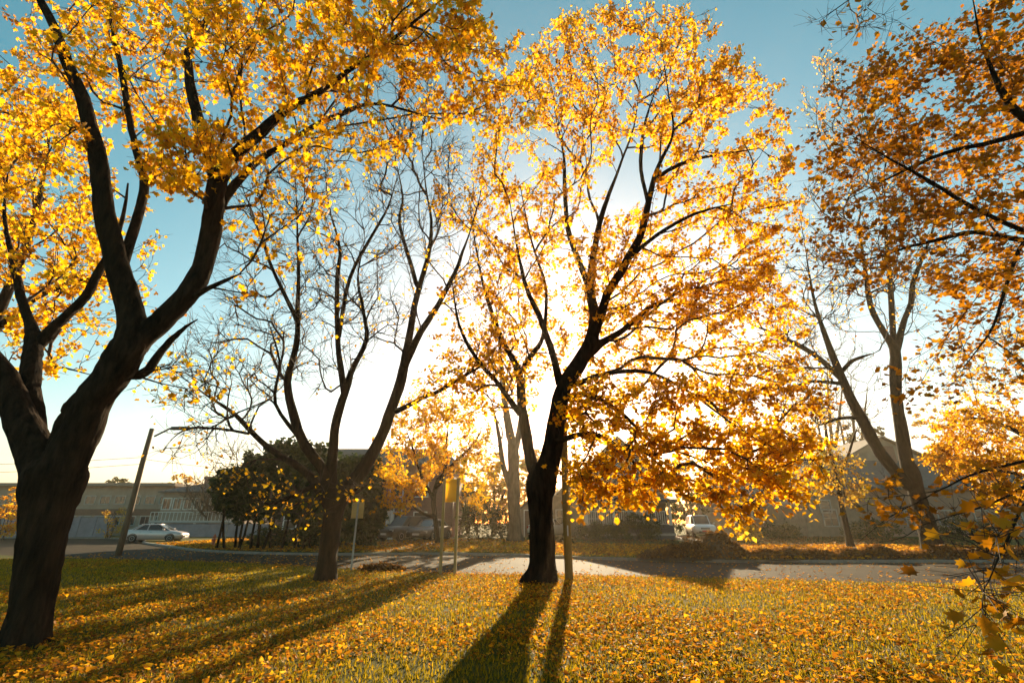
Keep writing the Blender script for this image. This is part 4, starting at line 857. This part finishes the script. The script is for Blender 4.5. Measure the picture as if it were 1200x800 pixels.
# house wing left of it, pale wall behind the pole
Y = 47.0; x0 = XU(642, Y); x1 = XU(690, Y); W = x1 - x0; z0 = zfar(x0, Y); hh = ZV(589, Y) - z0
hg = thing('side_house', 'pale grey house wall behind the wooden pole and golden maple trunk', 'house', (x0, Y, z0))
walls(hg, 0, W, 0, 7, (hh, hh + 1.6), 'stucco', 'y'); gable_roof(hg, 0, W, 0, 7, hh + .001, hh + 1.6, 'y', 'shingle'); window(hg, W * .35, 1.0, 1.0, 1.2, nx=1); window(hg, W * .72, 1.0, .9, 1.2, nx=1)

# brick bungalow right of the driveway
Y = 50.0; x0 = XU(852, Y); x1 = XU(990, Y); W = x1 - x0; z0 = zfar(x0, Y); ze = ZV(583, Y, 900) - z0; zr = ZV(556, Y, 900) - z0
bb = thing('brick_bungalow', 'brick bungalow with white-trimmed windows right of the driveway', 'house', (x0, Y, z0))
walls(bb, 0, W, 0, 8, (ze, zr), 'brick_pale', 'x'); gable_roof(bb, 0, W, 0, 8, ze + .001, zr, 'x', 'shingle', .4)
for u in (868, 890, 907, 934): window(bb, XU(u, Y) - x0, ZV(606, Y, u) - z0, 1.05, ZV(590, Y, u) - ZV(606, Y, u), nx=1, nz=2, t=.16)
MB().box(W * .12, W * .12 + .7, 3.6, 4.4, ze, zr + 1.0).build('chimney', M['brick'], bb)

# gabled house on the right
Y = 45.0; x0 = XU(985, Y); x1 = XU(1225, Y); W = x1 - x0; z0 = zfar(x0, Y); ze = ZV(569, Y, 1060) - z0; zr = ZV(528, Y, 1060) - z0
gh = thing('shingled_house', 'grey house with a broad shingled roof behind the leaning two-stemmed maple', 'house', (x0, Y, z0))
walls(gh, 0, W, 0, 9, (ze, zr), 'brick_pale', 'x'); gable_roof(gh, 0, W, 0, 9, ze + .001, zr, 'x', 'shingle', .5)
w2 = XU(1010, Y - 2.5) - XU(945, Y - 2.5); xw = XU(945, Y - 2.5) - x0; z2 = ZV(590, Y - 2.5, 975) - z0
m = MB(); m.prism([(xw, -.3), (xw + w2, -.3), (xw + w2, z2 - .4), (xw + .4 * w2, ZV(545, Y - 2.5, 975) - z0), (xw, z2)], 'y', -2.5, 4.0); m.build('front_wing', M['stucco'], gh)
xk = xw + .4 * w2; zk = ZV(545, Y - 2.5, 975) - z0
m = MB(); m.prism([(xw - .3, z2 - .2), (xk, zk + .02), (xk, zk + .2), (xw - .3, z2)], 'y', -2.9, 4.2); m.prism([(xk + .002, zk + .02), (xw + w2 + .35, z2 - .68), (xw + w2 + .35, z2 - .48), (xk + .002, zk + .2)], 'y', -2.9, 4.2); m.build('wing_roof', M['shingle_brown'], gh)
window(gh, xw + w2 * .45, .9, 1.1, 1.2, y=-2.5, frame='grey_trim'); window(gh, xw + w2 * .4, z2 * .75, .8, .9, y=-2.5, nx=1, frame='grey_trim')
for f in (.36, .52, .7, .86): window(gh, W * f, .9, 1.2, 1.2, frame='grey_trim')
MB().box(W * .45, W * .45 + .9, 3.2, 4.0, ze + 1, zr + .9).build('chimney', M['brick'], gh)
# upper dormer plane that catches the sun
xd0 = XU(1000, 49) - x0; xd1 = XU(1088, 49) - x0; zd0 = ZV(534, 49, 1000) - z0; zd1 = ZV(515, 49, 1088) - z0
xm_ = xd0 + (xd1 - xd0) * .62; m = MB(); m.prism([(xd0, ze), (xd1 + 1.5, ze), (xd1 + 1.5, zd0 - .5), (xm_, zd1 + .1), (xd0, zd0 - .5)], 'y', 3.6, 9.6); m.build('upper_storey', M['beige_wall'], gh)
gable_roof(gh, xd0, 2 * xm_ - xd0, 3.6, 9.6, zd0 - .48, zd1 + .13, 'y', 'shingle_brown', .35, name='upper_roof'); window(gh, xm_ + .3, ze + .5, 1.0, 1.0, y=3.6, frame='grey_trim')

# ================================================================ VEHICLES
def lathe_y(m, prof, cx, cy, cz, n=20, sgn=1):
    """prof: (radius, y offset) revolved about the y axis"""
    rings = [[(cx + r * math.cos(2 * math.pi * k / n), cy + sgn * y, cz + r * math.sin(2 * math.pi * k / n)) for k in range(n)] for r, y in prof]
    return m.loft(rings)
def make_car(label, loc, rz, paint, style, plate='plate', group='cars parked and driving across the road'):
    c = thing('car', label, 'car', loc, rz, group)
    if style == 'sedan':
        st = [(-2.32, .36, .74, .66), (-2.22, .26, .90, .80), (-1.9, .22, .97, .87), (-1.2, .2, .98, .90), (-.4, .19, .95, .91), (.5, .19, .93, .91), (1.1, .2, .91, .90), (1.7, .22, .83, .87), (2.1, .26, .73, .80), (2.26, .34, .60, .70)]
        gb = (-1.72, 1.22, .955, .80); gt = (-.95, .28, 1.41, .60)
    else:
        st = [(-2.22, .42, .86, .70), (-2.15, .32, 1.0, .84), (-1.8, .28, 1.04, .88), (-1.0, .26, 1.03, .90), (0, .25, 1.02, .90), (.8, .25, 1.01, .90), (1.2, .26, .99, .89), (1.7, .28, .94, .87), (2.05, .32, .86, .82), (2.18, .40, .72, .74)]
        gb = (-2.08, 1.12, 1.025, .82); gt = (-1.88, .42, 1.66, .66)
    m = MB(); rings = []
    for x, zb, zt, hw in st:
        zm = zb + (zt - zb) * .55
        rings.append([(x, -hw * .82, zb), (x, -hw * .97, zb + .10), (x, -hw, zm), (x, -hw * .97, zt - .07), (x, -hw * .88, zt), (x, -hw * .4, zt + .03), (x, hw * .4, zt + .03), (x, hw * .88, zt), (x, hw * .97, zt - .07), (x, hw, zm), (x, hw * .97, zb + .10), (x, hw * .82, zb)])
    body = m.loft(rings).build('body', M[paint], c, True)
    (b0, b1, bz, bw), (t0, t1, tz, tw) = gb, gt
    lo = [(b0, -bw * .86), (b0 + .25, -bw), (b1 - .45, -bw), (b1, -bw * .72), (b1, bw * .72), (b1 - .45, bw), (b0 + .25, bw), (b0, bw * .86)]
    hi = [(t0, -tw * .9), (t0 + .15, -tw), (t1 - .2, -tw), (t1, -tw * .85), (t1, tw * .85), (t1 - .2, tw), (t0 + .15, tw), (t0, tw * .9)]
    MB().loft([[(x, y, bz - .04) for x, y in lo], [(x, y, tz - .03) for x, y in hi]]).build('window', M['car_glass'], c)
    m = MB().loft([[(x * 1.0, y * 1.02, tz - .05) for x, y in hi], [(x * .97, y * .97, tz - .005) for x, y in hi], [(x * .8, y * .7, tz + .02) for x, y in hi]]); m.build('roof', M[paint], c, True)
    pil = [[(lo[i][0], lo[i][1] * 1.005, bz - .05), (hi[i][0], hi[i][1] * 1.01, tz - .03)] for i in (1, 3, 4, 6, 0, 7)]
    for s in (-1, 1):
        xm = (t0 + t1) / 2 - .05; pil.append([(xm - .02, s * bw * 1.005, bz - .05), (xm, s * tw * 1.01, tz - .03)])
        if style != 'sedan': pil.append([(b0 + .85, s * bw * 1.005, bz - .05), (t0 + .85, s * tw * 1.01, tz - .03)])
    for q in pil: MB().tube(q, .042, 6).build('pillar', M[paint], c)
    R = .325 if style == 'sedan' else .36
    for x in (-1.35, 1.38):
        for s in (-1, 1):
            w = lathe_y(MB(), [(R * .60, -.09), (R * .94, -.10), (R, -.05), (R, .05), (R * .94, .10), (R * .60, .10)], x, s * .80, R, 20, s).build('wheel', M['rubber'], c, True)
            rm = lathe_y(MB(), [(R * .62, .085), (R * .60, .115), (R * .48, .10), (R * .2, .09), (R * .05, .11)], x, s * .80, R, 16, s); rm.build('rim', M['metal'], w, True)
            ar = MB()
            for k in range(12):
                a0 = math.pi * k / 12 ; a1 = math.pi * (k + 1) / 12
                ar.add([(x + math.cos(a) * r_, s * .905, R + math.sin(a) * r_ * 1.02) for a, r_ in ((a0, R * 1.0), (a1, R * 1.0), (a1, R * 1.14), (a0, R * 1.14))] + [(x + math.cos(a) * r_, s * .87, R + math.sin(a) * r_ * 1.02) for a, r_ in ((a0, R * 1.0), (a1, R * 1.0), (a1, R * 1.14), (a0, R * 1.14))],
                       [(0, 1, 2, 3), (7, 6, 5, 4), (0, 4, 5, 1), (1, 5, 6, 2), (2, 6, 7, 3), (3, 7, 4, 0)])
            ar.build('wheel_arch', M['rubber'], c)
    xf = st[-2][0]; zf_ = st[-2][2]; xr = st[1][0]; zr_ = st[1][2]
    for s in (-1, 1):
        MB().box(xf - .06, xf + .10, s * .62 - .16, s * .62 + .16, zf_ - .20, zf_ - .06).build('headlight', M['lamp_clear'], c)
        MB().box(xr - .06, xr + .10, s * .64 - .15, s * .64 + .15, zr_ - .22, zr_ - .04).build('tail_light', M['lamp_red'], c)
        MB().loft([[(b1 - .42, s * .90, bz), (b1 - .30, s * .90, bz), (b1 - .30, s * .90, bz + .10), (b1 - .42, s * .90, bz + .10)], [(b1 - .44, s * 1.04, bz), (b1 - .28, s * 1.04, bz), (b1 - .28, s * 1.04, bz + .13), (b1 - .44, s * 1.04, bz + .13)]]).build('mirror', M[paint], c)
        MB().box(-.15, .02, s * .915 - .012, s * .915 + .012, bz - .17, bz - .14).box(-.95, -.78, s * .915 - .012, s * .915 + .012, bz - .17, bz - .14).build('door_handle', M['metal'], c)
    xe = st[-1][0]; MB().box(xe - .04, xe + .03, -.5, .5, st[-1][1] + .02, st[-1][1] + .10).box(xe - .05, xe + .02, -.34, .34, st[-1][2] - .08, st[-1][2] + .02).build('grille', M['dark_metal'], c)
    MB().box(xe + .031, xe + .045, -.26, .26, st[-1][1] + .05, st[-1][1] + .17).build('front_plate', M[plate], c)
    MB().box(st[0][0] - .03, st[0][0] - .001, -.26, .26, .55, .67).build('rear_plate', M['plate'], c)
    MB().box(xe - .10, xe + .05, -.7, .7, st[-1][1] - .06, st[-1][1] + .015).build('front_bumper', M['rubber' if paint != 'paint_black' else 'dark_metal'], c)
    MB().box(st[0][0] - .05, st[0][0] + .12, -.68, .68, st[0][1] - .06, st[0][1] + .015).build('rear_bumper', M['rubber'], c)
    return c
p = G(181, 635.0); make_car('silver-pink sedan driving past the corner behind the left pole', (p.x, p.y, 0.006), math.radians(12), 'paint_silver', 'sedan')
def far_car(label, u, v, Y, rz, paint, style, plate='plate'):
    x = at(u, v, Y)[0].x; make_car(label, (x, Y, zfar(x, Y) + .03), math.radians(rz), paint, style, plate)
far_car('black hatchback with a bright rear window parked by the brick flats', 474, 640, 37.0, 240, 'paint_black', 'suv')
far_car('tan sedan parked behind the yellow board, right of the black car', 503, 640, 37.6, 254, 'paint_tan', 'sedan')
far_car('white car almost hidden between the golden maple trunk and the pole', 643, 633, 42.5, 60, 'paint_white', 'sedan')
far_car('white estate car with a red front plate facing out of the driveway', 822, 630, 42.0, -100, 'paint_white', 'suv', 'plate_red')

# ================================================================ POLES, SIGNS
p = G(138, 651); Yp = p.y; ztop = at(180, 502, Yp)[0].z
pl = thing('utility_pole', 'wooden street-lamp pole on the grass edge right of the huge left maple', 'pole', (p.x, p.y, 0))
MB().tube([(0, 0, -.3), (.02, 0, ztop * .3), (.0, 0, ztop * .7), (.03, 0, ztop)], [.15, .14, .125, .11], 12).build('shaft', M['wood'], pl, True)
a0 = at(181, 511, Yp)[0]; a1 = at(199, 502, Yp)[0]; a2 = at(206, 500.5, Yp)[0]
L0 = Vector((p.x, p.y, 0)); arm = MB().tube([a0 - L0, a1 - L0, a2 - L0], .05, 8).build('lamp_arm', M['dark_metal'], pl, True)
q = at(211, 502, Yp)[0] - L0
MB().loft([[(q.x + d, q.y + s * w, q.z + dz) for s, dz in ((-1, 0), (-.6, .10), (.6, .10), (1, 0), (.6, -.07), (-.6, -.07))] for d, w in ((-.5, .06), (-.3, .15), (.15, .18), (.4, .12), (.46, .05))]).build('lamp_head', M['dark_metal'], pl, True)
p = G(667, 679); Yq = p.y
pr = thing('utility_pole', 'slim wooden pole just right of the golden maple trunk', 'pole', (p.x, p.y, 0)); zq = 5.6
MB().tube([(0, 0, -.3), (-.01, 0, 2.5), (.02, 0, 5), (0, 0, zq)], [.125, .115, .105, .095], 12).build('shaft', M['post'], pr, True)
MB().box(-.02, .02, -.13, -.10, 1.2, 1.5).build('tag_plate', M['plate'], pr)
def wire(label, a, b, sag, r=.012):
    a = Vector(a); b = Vector(b); pts = [a.lerp(b, t) - Vector((0, 0, sag * 4 * t * (1 - t))) - a for t in np.linspace(0, 1, 15)]
    o = MB().tube(pts, r, 5).build('overhead_wire', M['wire']); o.location = a; tag(o, label, 'wire', 'overhead wires')
zz = at(174, 540, Yp)[0].z; Pz = Vector((L0.x, L0.y, zz))
wire('upper thin wire running left from the lamp pole past the huge maple', Pz + Vector((0, 0, .2)), (-62, 36, 6.2), .6)
wire('lower thin wire running left from the lamp pole past the huge maple', Pz - Vector((0, 0, .15)), (-62, 36, 5.7), .7)
wire('thin wire running right from the lamp pole over the evergreens', Pz + Vector((0, 0, .1)), (-12, 42.9, 6.0), .5)

# yellow board on two posts
pa = G(514.5, 674); pb = G(534, 672); ys = (pa.y + pb.y) / 2; xm = (pa.x + pb.x) / 2; hwid = (pb.x - pa.x) / 2
sg = thing('notice_board', 'plain yellow board on two tall wooden posts at the lawn edge', 'sign', (xm, ys, 0)); ht = at(517, 560, ys)[0].z; hb = at(517, 588, ys)[0].z
for s in (-1, 1): MB().box(s * hwid - .045, s * hwid + .045, -.045, .045, -.3, ht).build('post', M['post'], sg)
MB().box(-hwid + .048, hwid - .048, -.012, .012, hb, ht - .03).build('board', M['sign_yellow'], sg)
for z in (hb + .08, ht - .12): MB().box(-hwid + .046, hwid - .046, .0125, .04, z - .03, z + .03).build('batten', M['post'], sg)
# small sign by the bare maple
p = G(411.5, 668); sm = thing('street_sign', 'small pale sign on a thin steel post right of the bare maple', 'sign', (p.x, p.y, 0)); h0 = at(418, 607, p.y)[0].z; h1 = at(418, 588, p.y)[0].z
MB().box(-.03, .03, -.012, .012, -.2, h1 + .12).build('post', M['metal'], sm); w_ = 7 * at(418, 600, p.y)[1]
MB().box(-w_, w_, .013, .018, h0, h1).build('board', M['sign_pale'], sm)
for z in (h0 + .1, h1 - .1): MB().tube([(0, -.02, z), (0, .02, z)], .015, 8).build('bolt', M['metal'], sm)
# blue name blade by the evergreens
p = GF(262, 640); bs = thing('street_sign', 'small blue street-name blade on a post left of the evergreens', 'sign', (p.x, p.y, p.z)); zb = at(264, 602, p.y)[0].z - p.z; wb = 4.5 * at(264, 602, p.y)[1]
MB().tube([(0, 0, -.2), (0, 0, zb + .12)], .035, 8).build('post', M['metal'], bs); MB().box(-wb, wb, -.05, -.036, zb - .09, zb + .10).build('blade', M['sign_blue'], bs)
MB().box(-wb * .5, wb * .5, -.056, -.051, zb - .02, zb + .035).build('lettering', M['plate'], bs)
# fire hydrant
p = GF(249.5, 639); hy = thing('fire_hydrant', 'small orange-red fire hydrant on the corner left of the evergreens', 'hydrant', tuple(p)); hy.scale = (.72, .72, .85)
MB().tube([(0, 0, -.05), (0, 0, .05), (0, 0, .052), (0, 0, .6)], [.19, .19, .13, .13], 12).build('barrel', M['hydrant'], hy, True)
MB().tube([(0, 0, .601), (0, 0, .66), (0, 0, .76), (0, 0, .82), (0, 0, .88)], [.17, .16, .10, .04, .04], 12).build('bonnet', M['hydrant'], hy, True)
for s in (-1, 1): MB().tube([(s * .12, 0, .45), (s * .22, 0, .45)], .06, 10).build('nozzle', M['hydrant'], hy)
MB().tube([(0, -.12, .4), (0, -.23, .4)], .075, 10).build('nozzle', M['hydrant'], hy)

# ================================================================ LAWN: GRASS, FALLEN LEAVES, LEAF PILES
rng = np.random.default_rng(99)
def lump(x, y):
    return np.sin(x * .9 + 1.3 * np.sin(y * .7)) * np.cos(y * 1.1 + np.sin(x * .5)) * .5 + np.sin(x * 2.7 + y * 1.9) * np.sin(y * 2.3 - x * 1.3) * .35 + np.sin(x * .33 + 1) * .3
def near_points(n, y0, y1, wide=1.25, power=1.0):
    y = y0 + (y1 - y0) * rng.uniform(0, 1, n) ** power; x = rng.uniform(-1, 1, n) * (wide * y + 1.5)
    ok = y < np.array([yn(v) for v in x]) - 0.03 + rng.normal(0, .10, n); return x[ok], y[ok]
# grass blades
x, y = near_points(215000, 3.0, 24, power=1.15)
n = len(x); az = rng.uniform(0, 6.28, n); h = rng.uniform(.03, .075, n) * (1 + .25 * lump(x, y)); w = rng.uniform(.005, .010, n) * (0.7 + y * .08); lean = rng.uniform(.1, .9, n)
ca, sa = np.cos(az), np.sin(az)
V = np.zeros((n, 3, 3), np.float32)
V[:, 0] = np.stack([x - sa * w, y + ca * w, np.zeros(n)], 1); V[:, 1] = np.stack([x + sa * w, y - ca * w, np.zeros(n)], 1); V[:, 2] = np.stack([x + ca * h * lean, y + sa * h * lean, h], 1)
t = np.clip(rng.beta(2, 2, n) + .2 * lump(x, y) * .5, 0, 1)
o = link('grass', np_mesh('grass', V.reshape(-1, 3), np.arange(n * 3).reshape(-1, 3), {'tint': np.repeat(t, 3)}), M['grass_blade']); tag(o, 'short green grass of the near lawn under the fallen leaves', 'grass', kind='stuff')
# fallen leaves on the near lawn
def litter(name, label, x, y, z, size, mat, tint=None, tilt=.6, kind='low'):
    n = len(x); R = leaf_frames(n, (-.35, .35), tilt)
    t = np.clip(rng.beta(2.0, 1.8, n), 0, 1) if tint is None else tint
    o = link(name, leaves_mesh(name, np.stack([x, y, z], 1), size, R, t, kind), M[mat]); return tag(o, label, 'fallen leaves', kind='stuff')
x, y = near_points(150000, 3.0, 24, power=1.05)
dens = 0.56 + .5 * lump(x, y) + .55 * np.sin(x * .62 + 2.1 * np.sin(y * .41) + .8) * np.sin(y * .83 + 1.2 * np.sin(x * .37)) + .35 * np.exp(-((x - .7) ** 2 + (y - 14.6) ** 2) / 3) + .35 * np.exp(-((x + 6) ** 2 + (y - 7.4) ** 2) / 2) - 0.45 * np.clip((-x - 5) / 8, 0, 1) * np.clip((y - 11) / 5, 0, 1); ok = rng.uniform(0, 1, len(x)) < dens; x, y = x[ok], y[ok]; n = len(x)
litter('fallen_leaves', 'yellow and brown maple leaves scattered over the near lawn', x, y, rng.uniform(.02, .075, n), rng.uniform(.022, .068, n) * (1 + .25 * rng.normal(0, 1, n).clip(-1, 2)), 'leaf_fallen', kind='low')
# leaves on the road
x = rng.uniform(-22, 24, 2600); f = rng.beta(.35, .5, 2600); a = np.array([yn(v) for v in x]); b = np.array([yf(v) for v in x]); y = a + (b - a) * f
litter('road_leaves', 'scattered leaves drifted over the asphalt road', x, y, np.full(len(x), .02), rng.uniform(.06, .11, len(x)), 'leaf_fallen', tilt=.15)
# far verge: grass and leaves
def far_points(n, x0, x1, d0, d1, p=1.0):
    x = rng.uniform(x0, x1, n); y = np.array([yf(v) for v in x]) + .2 + d0 + (d1 - d0) * rng.uniform(0, 1, n) ** p
    return x, y, np.array([zfar(a, b) for a, b in zip(x, y)])
x, y, z = far_points(34000, -4, 34, 0, 8.6, .8); n = len(x); az = rng.uniform(0, 6.28, n); h = rng.uniform(.06, .13, n); w = rng.uniform(.015, .03, n); ca, sa = np.cos(az), np.sin(az)
V = np.zeros((n, 3, 3), np.float32); V[:, 0] = np.stack([x - sa * w, y + ca * w, z], 1); V[:, 1] = np.stack([x + sa * w, y - ca * w, z], 1); V[:, 2] = np.stack([x + ca * h * .6, y + sa * h * .6, z + h], 1)
o = link('verge_grass', np_mesh('verge_grass', V.reshape(-1, 3), np.arange(n * 3).reshape(-1, 3), {'tint': np.repeat(rng.beta(2, 2, n), 3)}), M['grass_blade']); tag(o, 'grass of the verge on the far side of the road', 'grass', kind='stuff')
x, y, z = far_points(15000, 1, 34, 0, 9.5); litter('verge_leaves', 'golden leaves lying on the verge across the road', x, y, z + rng.uniform(.05, .12, len(x)), rng.uniform(.10, .17, len(x)), 'leaf_fallen')
x, y, z = far_points(9000, -26, 2, 0, 12); litter('corner_leaves', 'fallen leaves around the evergreens and the parked cars', x, y, z + .04, rng.uniform(.10, .18, len(x)), 'leaf_fallen', tilt=.3)
x = rng.uniform(2, 30, 5000); y = rng.uniform(31, 44, 5000); z = np.array([zfar(a, b) for a, b in zip(x, y)]); litter('garden_leaves', 'fallen leaves on the front gardens before the houses', x, y, z + .04, rng.uniform(.12, .2, 5000), 'leaf_brown', tilt=.3)
def leaf_pile(label, mounds, n, seed, base):
    """mounds: (x, y, rx, ry, h) relative to base"""
    r_ = np.random.default_rng(seed); root = thing('leaf_pile', label, 'leaf pile', base)
    def hgt(x, y):
        v = np.zeros_like(x)
        for (mx, my, rx, ry, h) in mounds: v = np.maximum(v, h * np.clip(1 - ((x - mx) / rx) ** 2 - ((y - my) / ry) ** 2, 0, 1) ** .8)
        return v * (1 + .10 * np.sin(x * 5.1 + y * 3) + .08 * np.sin(x * 11 - y * 7))
    ax = min(m[0] - m[2] for m in mounds); bx = max(m[0] + m[2] for m in mounds); ay = min(m[1] - m[3] for m in mounds); by = max(m[1] + m[3] for m in mounds)
    nx = int((bx - ax) / .16) + 2; ny = int((by - ay) / .16) + 2; X, Yg = np.meshgrid(np.linspace(ax, bx, nx), np.linspace(ay, by, ny)); Z = hgt(X, Yg) - .03
    idx = np.arange(nx * ny).reshape(ny, nx); F = np.stack([idx[:-1, :-1].ravel(), idx[:-1, 1:].ravel(), idx[1:, 1:].ravel(), idx[1:, :-1].ravel()], 1)
    link('mound', np_mesh('mound', np.stack([X.ravel(), Yg.ravel(), Z.ravel()], 1), F), M['soil'], root, True)
    x = r_.uniform(ax, bx, n); y = r_.uniform(ay, by, n); z = hgt(x, y); ok = z > .02; x, y, z = x[ok], y[ok], z[ok]
    global rng; rng = r_
    o = link('leaves', leaves_mesh('leaves', np.stack([x, y, z + r_.uniform(-.02, .05, len(x))], 1), r_.uniform(.10, .17, len(x)), leaf_frames(len(x), (-.9, .9), .8), np.clip(r_.beta(2, 2.6, len(x)), 0, 1), 'low'), M['leaf_brown'], root); o['kind'] = 'stuff'
pc = GF(838, 657)
leaf_pile('big brown heap of raked leaves by the kerb before the driveway', [(-.2, .5, 1.7, .9, .55), (-1.3, .4, 1.1, .7, .42), (.75, .45, .75, .7, 1.15), (1.3, .5, .9, .7, .55), (-2.0, .4, .8, .5, .25)], 6500, 81, (pc.x, yf(pc.x) + .35, .1))
x0 = GF(893, 657).x; mounds = [(k * .95, .45 + .1 * math.sin(k * 2.1), 1.1, .62, .30 + .10 * math.sin(k * 1.7) + .05 * math.sin(k * 4.1)) for k in range(17)]
leaf_pile('long low brown windrow of raked leaves along the far kerb on the right', mounds, 11000, 82, (x0 + .8, yf(x0 + 6) + .42, .1))
pc = G(448, 667); leaf_pile('small low heap of leaves on the near lawn edge beside the small sign', [(0, 0, .7, .35, .16), (.5, .05, .5, .3, .10)], 700, 83, (pc.x, pc.y - .5, 0))

# ================================================================ HAZE
bpy.context.view_layer.update()
top = 0.0
for o in SC.objects:
    if o.type == 'MESH': top = max(top, max((o.matrix_world @ Vector(c)).z for c in o.bound_box))
hz = MB().box(-460, 460, -460, 460, -1.0, top + 1.5).build('haze', None); tag(hz, kind='stuff'); hz['label'] = 'thin morning haze hanging over the street'
hm = bpy.data.materials.new('haze_air'); hm.use_nodes = True; nn = hm.node_tree.nodes; nn.clear()
pv = nn.new('ShaderNodeVolumePrincipled'); pv.inputs['Color'].default_value = (1.0, 0.80, 0.54, 1); pv.inputs['Density'].default_value = HAZE; pv.inputs['Anisotropy'].default_value = 0.62
out = nn.new('ShaderNodeOutputMaterial'); hm.node_tree.links.new(pv.outputs[0], out.inputs['Volume']); hz.data.materials.append(hm)
